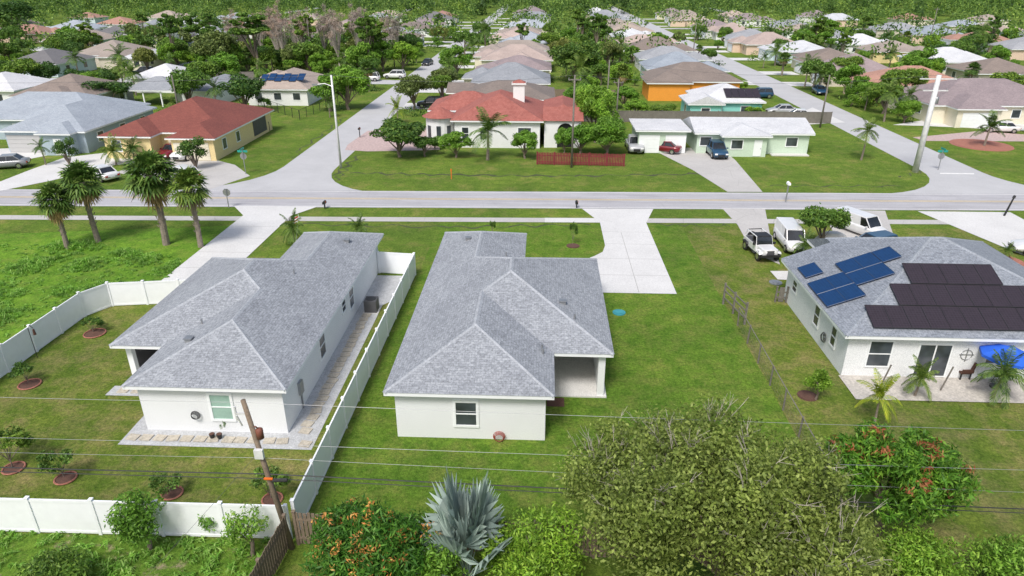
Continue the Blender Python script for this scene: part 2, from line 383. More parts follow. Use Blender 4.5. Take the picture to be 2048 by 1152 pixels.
def caps(ro, segs, rects, h, s, mat, w=.12):
    mb = MB()
    for (xa, ya), (xb, yb) in segs:
        a = Vector((xa, ya, zroof(rects, h, s, xa, ya)+.012)); b = Vector((xb, yb, zroof(rects, h, s, xb, yb)+.012))
        d = (b-a).normalized(); n = d.cross(Vector((0, 0, 1))).normalized()*w
        dz = Vector((0, 0, -.045)); u = Vector((0, 0, .03))
        mb.poly([a-n+dz, b-n+dz, b+u, a+u]); mb.poly([a+u, b+u, b+n+dz, a+n+dz])
    mb.build('ridge_cap', mat, ro)
def vent(ro, x, y, z, kind='box'):
    if kind == 'box': MB().box(x-.16, y-.16, z-.05, x+.16, y+.16, z+.16).box(x-.2, y-.2, z+.16, x+.2, y+.2, z+.2).build('roof_vent', 'metal_grey', ro)
    else: MB().tube([(x, y, z-.1), (x, y, z+.3)], .05).build('vent_pipe', 'metal_grey', ro)

RB = [(-7, 26, .78, 42.6), (-7, 29.9, 3.8, 42.6), (-7, 34, -1, 47.3)]
B, Bro = house('pale stucco house with grey shingle hip roof in the middle foreground, behind the long lawn', RB, 'wall_near', 'roof_near',
      walls=[(-6.6, 26.4, .4, 42.2), (-6.6, 34.2, 3.4, 42.2), (-6.6, 34, -1.4, 46.9)])
caps(Bro, [((-7, 26), (-3.11, 29.89)), ((.78, 26), (-3.11, 29.89)), ((-3.11, 29.89), (-3.11, 33.79)), ((-3.11, 33.79), (-1.6, 35.3)), ((3.8, 29.9), (-1.6, 35.3)),
      ((3.8, 42.6), (-1.6, 37.2)), ((-1.6, 35.3), (-1.6, 37.2)), ((-1.6, 37.2), (-4, 39.6)), ((-4, 39.6), (-4, 44.3)), ((-7, 47.3), (-4, 44.3)), ((-1, 47.3), (-4, 44.3))], RB, 2.75, .4, 'ridge_near')
window(B, 'S', 26.4, -3.3, 1.42, .95, 1.25, t=.13)
MB().box(3.1, 30.2, 0, 3.45, 30.55, 2.6).build('post', 'wall_near', B)
MB().box(3.15, 30.55, 0, 3.38, 34.2, 2.55).build('patio_wall', 'wall_near', B)
MB().box(.4, 30.1, 0, 3.6, 34.3, .09).build('patio_slab', 'concrete_slab', B)
for x, y, k in ((-4.9, 43.6, 'box'), (-2.2, 41.6, 'pipe'), (1.3, 33.6, 'box'), (1.9, 32.2, 'pipe'), (.2, 29.8, 'pipe'), (.25, 29.4, 'pipe')): vent(Bro, x, y, zroof(RB, 2.75, .4, x, y), k)
RA = [(-19.2, 26, -11.5, 41.7), (-22, 29.7, -11.5, 41.7), (-17.4, 34, -11.5, 46.8)]
A, Aro = house('pale stucco house with grey shingle hip roof on the left, inside the white fence', RA, 'wall_near', 'roof_near',
      walls=[(-18.8, 26.4, -11.9, 41.3), (-21.6, 34, -11.9, 41.3), (-17, 34, -11.9, 46.4)])
caps(Aro, [((-19.2, 26), (-15.35, 29.85)), ((-11.5, 26), (-15.35, 29.85)), ((-15.35, 29.85), (-15.35, 33.55)), ((-15.35, 33.55), (-16.75, 34.95)), ((-22, 29.7), (-16.75, 34.95)),
      ((-16.75, 34.95), (-16.75, 36.45)), ((-22, 41.7), (-16.75, 36.45)), ((-16.75, 36.45), (-14.45, 38.75)), ((-14.45, 38.75), (-14.45, 43.85)), ((-11.5, 46.8), (-14.45, 43.85)), ((-17.4, 46.8), (-14.45, 43.85))], RA, 2.75, .4, 'ridge_near')
for x in (-21.55, -19.6): MB().box(x, 30.2, 0, x+.3, 30.5, 2.58).build('post', 'trim_white', A)
MB().box(-21.6, 30.1, 0, -18.85, 34, .09).build('patio_slab', 'concrete_slab', A)
MB().box(-21.45, 33.2, .09, -18.82, 33.25, 2.5).build('screen_door', 'black', A)
MB().box(-21.5, 30.55, .5, -21.46, 33.9, 2.5).build('screen_panel', 'dark_grey', A)
window(A, 'S', 26.4, -14.9, 1.45, .95, 1.35, 'blinds', .13)
for y, w in ((32.4, .9), (38.6, .9)): window(A, 'E', -11.9, y, 1.5, w, 1.35, 'glass', .1)
window(A, 'E', -11.9, 36.9, 1.7, .7, .7)
MB().wb('E', -11.9, 28.3, 28.75, .9, 1.6, 0, .14).build('meter_box', 'metal_grey', A)
MB().wb('E', -11.9, 28.5, 28.58, 0, .9, .02, .08).build('conduit', 'metal_grey', A)
for x, y, k in ((-13.2, 43.3, 'box'), (-14.5, 36.5, 'pipe'), (-17.6, 31, 'pipe'), (-17.3, 29, 'box')): vent(Aro, x, y, zroof(RA, 2.75, .4, x, y), k)
BLOCK.append((14, 30, 36, 50)); BLOCK.append((8, 100, 42, 125))
C = thing('house', 'pale house with solar panels on its grey hip roof, at the right edge', 'house', (24, 39.7, 0))
MB().box(16.65, 32.85, 0, 31.1, 42.8, 2.6).box(19.6, 33, 0, 31.09, 46.5, 2.59).build('wall', 'wall_near', C)
MB().box(16.2, 32.4, 2.55, 31.5, 43.2, 2.74).box(19.2, 32.5, 2.553, 31.49, 47, 2.737).build('fascia', 'trim_white', C)
k = .4; hz = 2.75; ap = 7.3; xa = 16.2+ap; xb = 31.5-ap; zt = hz+ap*k
cro = MB().poly([(16.17, 32.37, hz), (31.53, 32.37, hz), (xb, 39.7, zt), (xa, 39.7, zt)]).poly([(16.17, 43.2, hz), (16.17, 32.37, hz), (xa, 39.7, zt), (19.2, 44, hz+1.2), (19.2, 43.2, hz+1.2)])\
  .poly([(19.2, 44, hz+1.2), (xa, 39.7, zt), (xb, 39.7, zt), (31.53, 47, hz), (19.2, 47, hz)]).poly([(31.53, 32.37, hz), (31.53, 47, hz), (xb, 39.7, zt)])\
  .poly([(19.2, 43.2, hz), (19.2, 43.2, hz+1.2), (19.2, 44, hz+1.2), (19.2, 47, hz)]).poly([(16.17, 43.2, hz), (19.2, 43.2, hz+1.2), (19.2, 43.2, hz)]).build('roof', 'roof_c', C)
RC = [(16.2, 32.4, 31.5, 47)]
caps(cro, [((16.2, 32.4), (xa, 39.7)), ((31.5, 32.4), (xb, 39.7)), ((xa, 39.7), (xb, 39.7)), ((19.2, 44), (xa, 39.7)), ((31.5, 47), (xb, 39.7))], RC, hz, k, 'ridge_c')
def panel(par, o, u, v, w, h, mat, fr='black', r_=.014):
    u = Vector(u).normalized(); v = Vector(v).normalized(); n = u.cross(v); o = Vector(o)+n*.1
    a = [o, o+u*w, o+u*w+v*h, o+v*h]
    p = MB().hexa([q for q in a], [q+n*.04 for q in a]).build('solar_panel', mat, par)
    f = MB()
    for q0, q1 in zip(a, a[1:]+a[:1]): f.tube([q0+n*.045, q1+n*.045], r_, 4)
    f.build('frame', fr, p)
up = (0, 1, k)
for (X0, Yb, n_) in ((17.75, 32.85, 13), (19.65, 34.4, 10), (20.9, 35.95, 5)):
    for i in range(n_): panel(cro, (X0+i*1.0, Yb, hz+(Yb-32.4)*k), (1, 0, 0), up, .985, 1.6, 'solar_black')
def onleft(px, py):
    best = None
    for it in range(60):
        z = 2.75+it*.05; q = P(px, py, z); e = abs(2.75+(q.x-16.2)*k-z)
        if best is None or e < best[0]: best = (e, q)
    return best[1]
c1 = onleft(1672, 582); c2 = onleft(1712, 545); c3 = onleft(1748, 520); c0 = onleft(1640, 541)
def lp_(x, y): panel(cro, (x, y, 2.75+(x-16.2)*k), (0, -1, 0), (1, 0, k), 1.62, 1.06, 'solar_blue', 'frame_blue', .012)
for dx_ in (-1.0, 0):
    for dy_ in (0, 1.64): lp_(c1.x+dx_, c1.y+dy_)
    for dy_ in (0, 1.64): lp_(c1.x+1.0+dx_+1.0, c2.y+dy_)
lp_(c1.x+3.02, c3.y+.8); lp_(c1.x-.85, max(c0.y+1.0, c1.y+3.45))
window(C, 'S', 32.85, 18.4, 1.45, 1.15, 1.5, t=.08); window(C, 'S', 32.85, 24.6, 1.6, 1.1, 1.1)
sd = MB().wb('S', 32.85, 20.35, 22.15, .1, 2.15, 0, .06).build('sliding_door', 'trim_white', C)
for a in (20.45, 21.3): MB().wb('S', 32.85, a, a+.76, .2, 2.06, .06, .08).build('pane', 'glass', sd)
MB().wb('S', 32.85, 22.95, 23.0, 1.1, 1.9, .01, .03).wb('S', 32.85, 22.6, 23.35, 1.48, 1.53, .012, .028).tube([(22.97+.3*math.cos(t_), 32.82, 1.5+.3*math.sin(t_)) for t_ in [i*math.pi/8 for i in range(17)]], .02, 5).build('wall_ornament', 'metal_grey', C)
window(C, 'W', 16.65, 37.2, 1.5, .7, 1.2); window(C, 'W', 16.65, 41.2, 1.6, .7, .7); window(C, 'W', 16.65, 34.6, 1.5, .6, 1.1)
S('patio', rect(16.5, 30.5, 30, 32.85), .05, 'patio_old')
S('patio', [P(1540, 543), P(1600, 543), P(1600, 562), P(1555, 560)], .05, 'concrete_slab')

def quickwin(root, r, sides, far=False, wo=.45, hgt_=1.1):
    x0, y0, x1, y1 = r
    for sd_, n in sides:
        a0, a1 = (x0, x1) if sd_ in 'SN' else (y0, y1)
        pl = {'S': y0+wo, 'N': y1-wo, 'E': x1-wo, 'W': x0+wo}[sd_]
        for i in range(n):
            a = a0+(a1-a0)*(i+.7)/(n+.4)
            if far: MB().wb(sd_, pl, a-.6, a+.6, .95, 2.05, 0, .03).build('window', 'glass', root)
            else: window(root, sd_, pl, a, 1.5, 1.2, hgt_, fine=False)
r = [(-66.5, 81, -55.5, 98), (-78, 88, -58, 101), (-61, 79.6, -56.5, 90)]
h1, _ = house('blue-grey house with pale grey hip roof, left edge, beside the yellow house', r, 'wall_blue-grey', 'roof_blue-grey', gables={})
quickwin(h1, r[0], (('E', 3),)); garage(h1, 'S', 81.45, -63.8, 4.2, 2.1, 'wall_grey'); door(h1, 'S', 80.05, -58.6); quickwin(h1, (-78, 88, -66, 101), (('S', 2),))
r = [(-52.5, 81, -38, 97), (-52.5, 78.5, -46, 90), (-44, 77.8, -38, 90)]
h2, _ = house('yellow stucco house with dark red hip roof beside the side street', r, 'wall_yellow', 'roof_red-brown')
window(h2, 'S', 78.95, -50.6, 1.5, 1.0, 1.2, fine=False); garage(h2, 'S', 78.25, -41.2, 4.2, 2.1, 'wall_cream')
window(h2, 'E', -38.45, 81, 1.5, 1.0, 1.2, fine=False); window(h2, 'E', -38.45, 85, 1.5, 1.0, 1.2, fine=False)
MB().wb('E', -38.45, 90, 94.5, .4, 2.4, 0, .05).build('screen_porch', 'dark_grey', h2); door(h2, 'S', 81.45, -45.1, mat='wall_cream')
r = [(-50, 115.5, -39, 131), (-52, 118, -42, 129)]
h3, h3r = house('white house with solar panels on tan hip roof, above the fenced green yard', r, 'wall_white', 'roof_tan', s=.42)
quickwin(h3, r[0], (('S', 3), ('E', 2)))
for i in range(6):
    panel(h3r, (-47.9+i*1.25, 117.6+.3*(i % 2), 2.75+(2.1+.3*(i % 2))*.42), (1, 0, 0), (0, 1, .42), 1.15, 2.2, 'solar_blue')
r = [(-60, 113, -54, 128), (-70, 113.5, -60.5, 122)]
h4, _ = house('low white house with grey roof and open carport, behind the blue-grey house', r, 'wall_white', 'roof_grey', walls=[(-59.6, 113.4, -54.4, 127.6), (-63, 118, -60.9, 121.6)])
quickwin(h4, r[0], (('S', 1), ('E', 3)))
for x in (-69.5, -66.5, -63.5): MB().box(x, 113.8, 0, x+.2, 114, 2.56).build('post', 'trim_white', h4)
r = [(-84, 106.5, -71, 120), (-80, 104.5, -73, 112)]
h5, _ = house('grey house with brown hip roof, behind the blue-grey house at the left', r, 'wall_grey', 'roof_brown')
quickwin(h5, r[0], (('S', 2), ('E', 2)))
r = [(-11.5, 86, .2, 101), (-15.5, 93, -5, 102), (.2, 89.5, 5.3, 102)]
V, Vr = house('white villa with red tile roof, chimney and round turret behind the road', r, 'wall_white', 'roof_tile', h=3.5, s=.42)
window(V, 'S', 86.45, -9.7, 1.8, .8, 1.5); window(V, 'S', 86.45, -7.4, 1.8, .8, 1.5); window(V, 'S', 86.45, -2.2, 1.8, 1.6, 1.5)
ch = MB().box(-3.9, 93, 4, -2.4, 94.3, 6.9).box(-4.1, 92.8, 6.9, -2.2, 94.5, 7.1).build('chimney', 'wall_white', Vr)
q = MB(); hip(q, (-4.05, 92.85, -2.25, 94.45), 7.1, .5); q.build('chimney_roof', 'roof_tile', ch)
tw = MB().loft([[(-13.2+1.9*math.cos(a), 89.2+1.9*math.sin(a), z) for a in [i*math.pi/8 for i in range(16)]] for z in (0, 3.5)]).build('turret', 'wall_white', V)
tr = MB(); cr = [(-13.2+2.35*math.cos(i*math.pi/8), 89.2+2.35*math.sin(i*math.pi/8), 3.5) for i in range(16)]
for i in range(16): tr.poly([cr[i], cr[(i+1) % 16], (-13.2, 89.2, 4.7)])
tr.poly(cr[::-1]).build('turret_roof', 'roof_tile', tw)
for a in (-2.3, -1.57, -.85):
    MB().obox((-13.2+1.9*math.cos(a), 89.2+1.9*math.sin(a)), .06, .55, 1.0, 2.5, a).build('window', 'glass', V)
arch = [(2.0, 0), (2.0, 2.1)]+[(2.95-.95*math.cos(i*math.pi/10), 2.1+.95*math.sin(i*math.pi/10)) for i in range(1, 10)]+[(3.9, 2.1), (3.9, 0)]
pm = MB().box(.3, 86.9, 0, 1.95, 89.9, 3.4).box(3.95, 86.9, 0, 4.9, 89.9, 3.4)
top_arc = [(1.95, 3.4)]+[(1.95, 2.1)]+[(2.95-1.0*math.cos(i*math.pi/10), 2.1+1.0*math.sin(i*math.pi/10)) for i in range(1, 10)]+[(3.95, 2.1), (3.95, 3.4)]
pm.hexa([(x, 86.9, z) for x, z in top_arc], [(x, 87.4, z) for x, z in top_arc]).build('portal', 'wall_white', V)
MB().poly([(x, 87.3, z) for x, z in arch]).build('arched_gate', 'black', V)
MB().poly([(x, y, z) for x, y, z in ((.1, 86.6, 3.42), (5.2, 86.6, 3.42), (5.2, 90, 4.6), (.1, 90, 4.6))]).poly([(.1, 86.6, 3.38), (.1, 90, 4.58), (.1, 90, 3.38)]).build('portal_roof', 'roof_tile', V)
r = [(11.4, 84, 18.1, 91.5)]
g1, _ = house('small green garage building with pale roof beside the parked cars', r, 'wall_pale green', 'roof_pale', h=2.9, s=.06, name='garage_building')
for a in (13.2, 16.4): garage(g1, 'S', 84.45, a, 2.5, 2.2)
g1['category'] = 'garage'
r = [(18.6, 84.2, 33, 92.5), (21.5, 82.6, 27.5, 90)]
g2, _ = house('low green house with pale grey roof, right of the green garage', r, 'wall_pale green', 'roof_pale', h=2.6, s=.28, gables={0: 'WE'})
window(g2, 'S', 84.65, 20.1, 1.5, 1.3, 1.0, fine=False); window(g2, 'S', 84.65, 30.5, 1.5, 1.3, 1.0, fine=False); window(g2, 'S', 83.05, 23.5, 1.5, 1.3, 1.0, fine=False)
door(g2, 'S', 83.05, 26); MB().box(28, 83.6, 0, 32.5, 84.6, .12).build('step', 'concrete_slab', g2)
r = [(23.5, 106, 33.5, 117), (21.5, 104, 27, 112)]
g3, g3r = house('turquoise house with pale roof and solar panels, behind the green house', r, 'wall_turquoise', 'roof_pale', gables={1: 'S'})
quickwin(g3, r[0], (('S', 2),)); quickwin(g3, r[1], (('S', 1), ('W', 1)))
for i in range(5): panel(g3r, (27.7+i*1.05, 107, 2.75+1*.4), (1, 0, 0), (0, 1, .4), 1.0, 2.6, 'solar_black')
r = [(19, 125, 35, 138), (18, 123, 26, 132)]
g4, _ = house('bright orange house with brown roof, second behind the green house', r, 'wall_orange', 'roof_brown', h=3.1)
quickwin(g4, r[0], (('S', 2), ('E', 1)))
r = [(57, 104.5, 78, 119), (59, 101.5, 66, 110)]
g5, _ = house('cream house with mauve-brown hip roof and parked dark cars, right edge', r, 'wall_cream', 'roof_mauve')
garage(g5, 'S', 101.95, 62.5, 4.6); quickwin(g5, (66, 104.5, 78, 119), (('S', 2),)); quickwin(g5, r[0], (('W', 2),))
r = [(67, 87, 82, 99)]
g6, _ = house('cream house corner with brown roof and shaded porch at the right edge', r, 'wall_cream', 'roof_brown'); quickwin(g6, r[0], (('W', 2), ('S', 2)))
r = [(58, 124, 74, 137), (55.5, 126, 62, 134)]
g7, _ = house('peach house with terracotta roof, first beyond the cream house at the right', r, 'wall_peach', 'roof_terracotta'); quickwin(g7, r[0], (('S', 3),)); garage(g7, 'W', 55.95, 130, 4.6)
for r, w_, ro_, lb in (([(-116, 148, -104, 163)], 'pale blue', 'dark', 'pale blue house with dark roof at the far left edge'),
                       ([(-113, 166, -98.5, 181), (-104, 162, -98, 170)], 'beige', 'tan', 'beige house with tan hip roof behind the pale blue house, far left'),
                       ([(-97, 160, -92, 178), (-100, 184, -91, 194)], 'cream', 'pale', 'cream house with pale roof right of the beige house, far left'),
                       ([(-77, 128, -67, 138.5)], 'white', 'pale', 'small white gabled house with pale roof before the wood, left'),
                       ([(-98, 112, -87, 124)], 'white', 'pale', 'white house with flat pale roof at the left edge, behind brown-roofed house'),
                       ([(-55, 190, -44, 204)], 'beige', 'tan', 'beige house with tan roof beside the side street, past the wood')):
    hh, _ = house(lb, r, 'wall_'+w_, 'roof_'+ro_); quickwin(hh, r[0], (('S', 2), ('E', 2)), True)
ORD = ['first', 'second', 'third', 'fourth', 'fifth', 'sixth', 'seventh', 'eighth', 'ninth', 'tenth', 'eleventh', 'twelfth', 'thirteenth', 'fourteenth']
def row(x0, x1, ys, face, where, specs=None, sx=None):
    for i, y in enumerate(ys):
        rr = random.Random(int(x0*7+y)); y += rr.uniform(-2, 2) if i > 2 else 0
        d = rr.uniform(10.5, 14.5); ww = rr.uniform(-2.6, 1.2); sh_ = rr.uniform(-1.8, 1.8) if y > 135 else 0
        ro_, wa = (specs[i] if specs and i < len(specs) else (rr.choice(['grey', 'brown', 'tan', 'salmon', 'mauve', 'pale', 'blue-grey', 'tan', 'grey', 'dark', 'terracotta', 'mauve', 'brown']), rr.choice(['white', 'cream', 'beige', 'peach', 'pale blue', 'white', 'white', 'cream'])))
        xa_, xb_ = x0-ww*.5+sh_, x1+ww*.5+sh_
        rs = [(xa_, y, xb_, y+d)]; gy0 = y+rr.choice([-2.2, -1.4, d-6.5])
        rs.append((xb_-5, gy0, xb_+2.2, gy0+7.2) if face == 'E' else (xa_-2.2, gy0, xa_+5, gy0+7.2))
        v_ = rr.random()
        if v_ < .4: rs.append(((xa_+xb_)/2-3, y+2, (xa_+xb_)/2+4, y+d+2.4))
        elif v_ < .75: rs.append(((xa_+xb_)/2+rr.uniform(-5, -1), y-1.9, (xa_+xb_)/2+rr.uniform(1, 5), y+d-1))
        lb = f"{wa} {ro_}-roofed house, {ORD[i]} in the row {where}"
        gb = {1: rr.choice(['', 'E' if face == 'E' else 'W', ''])}
        hh, hr_ = house(lb, rs, 'wall_'+wa, 'roof_'+ro_, s=rr.uniform(.32, .46), gables=gb)
        far = y > 170
        quickwin(hh, rs[0], (('E' if x0 < 0 else 'W', 2),), far) if y < 260 else None
        south = rs[2] if len(rs) > 2 and v_ >= .4 else rs[0]; quickwin(hh, south, (('S', 2),), far)
        g = rs[1]
        if face == 'E': garage(hh, 'E', g[2]-.45, (g[1]+g[3])/2, 4.6)
        else: garage(hh, 'W', g[0]+.45, (g[1]+g[3])/2, 4.6)
        if sx is not None:
            gy = (g[1]+g[3])/2
            a, b2 = (g[2], sx) if face == 'E' else (sx, g[0])
            S('driveway', rect(a, gy-2.9, b2, gy+2.9), .02, 'concrete'); BLOCK.append((a, gy-2.6, b2, gy+2.6))
row(-13.5, 2, [107, 124, 143, 162, 181, 201, 222, 244, 267, 318, 342, 370], 'W', 'right of the left street',
    [('brown', 'orange'), ('grey', 'cream'), ('mauve', 'beige'), ('salmon', 'cream'), ('tan', 'beige'), ('blue-grey', 'white'), ('salmon', 'cream'), ('tan', 'white')], -23.4)
row(20, 35, [145, 164, 184, 204, 226, 248, 271, 318, 342, 368], 'E', 'left of the right street', [('blue-grey', 'pale blue'), ('grey', 'white'), ('brown', 'beige'), ('salmon', 'white'), ('pale', 'cream')], 42.8)
row(57, 72, [143, 161, 181, 202, 224, 247, 271, 318, 342, 368], 'W', 'right of the right street', [('mauve', 'beige'), ('brown', 'cream'), ('pale', 'pale blue'), ('salmon', 'peach'), ('grey', 'white')], 49.2)
row(82, 97, [122, 141, 160, 181, 203, 226, 250, 275, 318, 345], 'E', 'backing onto the far right row', [('dark', 'pale blue'), ('brown', 'beige'), ('pale', 'cream'), ('tan', 'yellow')], 107)
row(121, 136, [170, 192, 215, 240, 266, 318, 345], 'W', 'beyond the far right street', None, 113)
row(150, 165, [205, 230, 256, 280, 320], 'E', 'at the far right corner', None)
row(186, 200, [250, 276, 320], 'W', 'at the extreme far right', None)
row(-55, -41, [214, 236, 258, 280, 318, 342], 'E', 'left of the left street beyond the wood', None, -29.6)
row(-80, -66, [208, 232, 256, 280, 318, 342], 'W', 'behind the pink bare trees', None, -84.5)
row(-114, -99, [200, 222, 246, 271, 318], 'E', 'along the second street on the left', None, -90)
row(-145, -131, [205, 228, 252, 278, 320], 'W', 'along the third street on the left', None, -149.5)
row(-178, -163, [228, 252, 278, 320], 'E', 'past the third street on the left', None, -155)
row(-215, -200, [270, 320], 'W', 'at the extreme far left', None)

# ------------------------------------------------------------------ vegetation prototypes
def leaves(name, pts, nrm, size, rng, mat, parent, asp=.5, jit=.9):
    n = len(pts); nn = nrm+jit*rng.normal(size=(n, 3)); nn /= np.linalg.norm(nn, axis=1)[:, None]
    a = rng.normal(size=(n, 3)); t = np.cross(nn, a); t /= np.linalg.norm(t, axis=1)[:, None]; b = np.cross(nn, t)
    s_ = (size*(.6+.8*rng.random(n)))[:, None]
    v = np.stack([pts-t*s_, pts-b*s_*asp, pts+t*s_, pts+b*s_*asp], 1).reshape(-1, 3)
    me = bpy.data.meshes.new(name); me.from_pydata(v.tolist(), [], np.arange(4*n).reshape(-1, 4).tolist()); me.materials.append(M[mat])
    o = link(bpy.data.objects.new(name, me))
    if parent is not None: o.parent = parent
    return o
def blobs(cz, Rx, Rz, k, br, rng, low=-.35):
    out = []
    while len(out) < k:
        d = rng.normal(size=3); d /= np.linalg.norm(d)
        if d[2] < low: continue
        f = rng.uniform(.45, 1.0)
        out.append((np.array([d[0]*Rx*f, d[1]*Rx*f, cz+d[2]*Rz*f]), br*rng.uniform(.55, 1.3)*Rx))
    return out
def shellpts(bl, n, rng, flat=.8, inner=.25):
    w = np.array([r*r for _, r in bl]); idx = rng.choice(len(bl), n, p=w/w.sum())
    c = np.array([b[0] for b in bl])[idx]; r = np.array([b[1] for b in bl])[idx]
    d = rng.normal(size=(n, 3)); d /= np.linalg.norm(d, axis=1)[:, None]
    rf = 1-rng.normal(size=n)*inner*.75-inner*.25
    return c+d*(r*rf)[:, None]*np.array([1, 1, flat]), d
PH = {}
def tree_proto(name, key, seed, ht, Rx, trunk_h, k, br, nleaf, size, mat, cat='tree', tm='trunk', low=-.35, flat=.8, tr=.035, inner=.22, asp=.5, limbs=9):
    rng = np.random.default_rng(seed); root = thing(name, 'tree', cat)
    Rz = (ht-trunk_h)/2; cz = trunk_h+Rz; bl = blobs(cz, Rx*.8, Rz*.85, k, br, rng, low)
    mb = MB(); mb.tube([(0, 0, -.1), (.03*ht, 0, trunk_h*.6), (0, .02*ht, cz)], [tr*ht, tr*ht*.75, tr*ht*.35], 7)
    for c, r_ in bl[:limbs]:
        m0 = Vector((0, 0, trunk_h*.7)); m1 = Vector(c); mb.tube([m0, m0.lerp(m1, .5)+Vector((0, 0, .1*ht*.3)), m1], [tr*ht*.5, tr*ht*.3, tr*ht*.1], 5)
    mb.build('trunk', tm, root, uv=False)
    p, d = shellpts(bl, nleaf, rng, flat, inner); leaves('crown', p, d, size, rng, mat, root, asp)
    PH[key] = [root, ht, Rx, False]
tree_proto('broadleaf_tree', 'oakA', 1, 7, 3.6, 1.6, 20, .36, 7000, .20, 'leaf_dark')
tree_proto('broadleaf_tree', 'oakB', 2, 7, 3.4, 1.8, 17, .38, 6500, .21, 'leaf_mid')
tree_proto('broadleaf_tree', 'oakC', 3, 7, 3.3, 1.4, 22, .32, 7000, .19, 'leaf_bright')
tree_proto('broadleaf_tree', 'oliveA', 4, 7, 3.2, 1.5, 18, .35, 6500, .2, 'leaf_oak')
tree_proto('pine_tree', 'pineA', 5, 13, 3.2, 5, 20, .30, 5500, .24, 'leaf_mid', tr=.018, flat=.55)
tree_proto('pine_tree', 'pineB', 6, 14, 2.8, 5, 18, .32, 5500, .24, 'leaf_dark', tr=.018, flat=.55)
tree_proto('bare_tree', 'bareA', 7, 12, 2.6, 2.5, 30, .22, 2200, .24, 'leaf_bare', tm='bark_pale', tr=.014, asp=.1, inner=.7, limbs=28)
tree_proto('bare_tree', 'bareB', 8, 13, 2.1, 2.5, 28, .24, 2000, .26, 'leaf_bare', tm='bark_pale', tr=.014, asp=.1, inner=.7, limbs=26)
tree_proto('shrub', 'shrubA', 9, 1.8, 1.1, .25, 9, .5, 1500, .09, 'leaf_bright', 'shrub', tr=.03)
tree_proto('shrub', 'shrubB', 10, 1.8, 1.1, .25, 9, .5, 1500, .09, 'leaf_dark', 'shrub', tr=.03)
tree_proto('fruit_tree', 'sap', 11, 2.2, 1.0, .5, 10, .38, 1100, .08, 'leaf_mid', 'tree', tr=.015, inner=.35)
tree_proto('mango_tree', 'mango', 12, 4.6, 2.7, .8, 24, .32, 9000, .16, 'leaf_bright', 'tree', asp=.3)
tree_proto('conical_tree', 'cone', 13, 5, 1.3, .4, 16, .45, 3000, .12, 'leaf_dark', 'tree', flat=1)

def palm_feather(key, seed, ht, fl, nf, mat, tr=.13, name='palm_tree', cat='palm'):
    rg = random.Random(seed); root = thing(name, 'palm', cat)
    MB().tube([(0, 0, -.1), (.1, 0, ht*.4), (.05, .1, ht)], [tr*1.3, tr, tr*.8], 8).build('trunk', 'palm_trunk', root, uv=False)
    mb = MB(); top = Vector((.05, .1, ht))
    for i in range(nf):
        az = i*2.4+rg.uniform(-.2, .2); el = R(rg.choice([75, 60, 45, 30, 12, -5])+rg.uniform(-6, 6)); L = fl*rg.uniform(.85, 1.1)
        d = Vector((math.cos(az)*math.cos(el), math.sin(az)*math.cos(el), math.sin(el))); p = top.copy(); pts = [p.copy()]; st = 12
        for k_ in range(st):
            d.z -= .125; d.normalize(); p = p+d*(L/st); pts.append(p.copy())
        mb.tube(pts[::3], .02, 3)
        side = Vector((-math.sin(az), math.cos(az), 0))
        for k_ in range(1, st*2):
            t_ = k_/(st*2); a = pts[k_//2].lerp(pts[min(k_//2+1, st)], (k_ % 2)*.5)
            dd = (pts[min(k_//2+1, st)]-pts[max(k_//2-1, 0)]).normalized(); ll = fl*.28*math.sin(math.pi*min(1, t_*.85+.12))**.7
            for sg in (-1, 1):
                e = a+side*sg*ll*.8+dd*ll*.5+Vector((0, 0, -ll*.35*rg.uniform(.6, 1.3))); w = dd*.03*fl/2
                mb.poly([a-w*.5, a+w*.5, e.lerp(a, .4)+w, e, e.lerp(a, .4)-w])
    mb.build('crown', mat, root, uv=False); PH[key] = [root, ht+fl*.35, fl*.95, False]
def palm_fan(key, seed, ht, fl, nf, mat, tr=.2, name='fan_palm', dead=8, blades=16, cat='palm', els=(80, 60, 45, 30, 15, 0, -15, -30), droop=(.12, .45), span=230, bw=.085, pet=.5):
    rg = random.Random(seed); root = thing(name, 'palm', cat)
    tk = MB(); tk.tube([(0, 0, -.1), (.08 if ht > 1 else 0, 0, ht*.5), (0, .05, ht)], [tr*1.25, tr, tr*1.05], 9)
    for i in range(int(ht*9)):
        z = ht*.25+i/9*.75; a = i*2.4
        if z < ht: tk.tube([(tr*math.cos(a), tr*math.sin(a), z), (tr*1.6*math.cos(a), tr*1.6*math.sin(a), z+.16)], [.04, .025], 4)
    tk.build('trunk', 'palm_trunk', root, uv=False)
    def fans(n_, els_, m_, nm):
        mb = MB()
        for i in range(n_):
            az = i*2.4+rg.uniform(-.2, .2); el = R(rg.choice(els_)+rg.uniform(-8, 8)); L = fl*rg.uniform(.85, 1.1)
            d = Vector((math.cos(az)*math.cos(el), math.sin(az)*math.cos(el), math.sin(el))); s_ = Vector((-math.sin(az), math.cos(az), 0)); up_ = s_.cross(d)
            base = Vector((0, .05, ht)); hub = base+d*L*pet; mb.tube([base, hub], [.02, .012], 3)
            for b_ in range(blades):
                a = (b_/(blades-1)-.5)*R(span); dr = (d*math.cos(a)+s_*math.sin(a)).normalized(); ll = L*.62*(.65+.35*math.cos(a*.6))
                w = dr.cross(up_).normalized()*ll*bw; fold = up_*(.035*L*(1 if b_ % 2 else -1)); mid = hub+dr*ll*.55+fold; tip = hub+dr*ll+Vector((0, 0, -ll*rg.uniform(*droop)))
                mb.poly([hub, mid+w, tip, mid-w])
        mb.build(nm, m_, root, uv=False)
    fans(nf, els, mat, 'crown')
    if dead: fans(dead, (-50, -65, -75), 'leaf_dead', 'dead_fronds')
    PH[key] = [root, ht+fl*.75, fl, False]
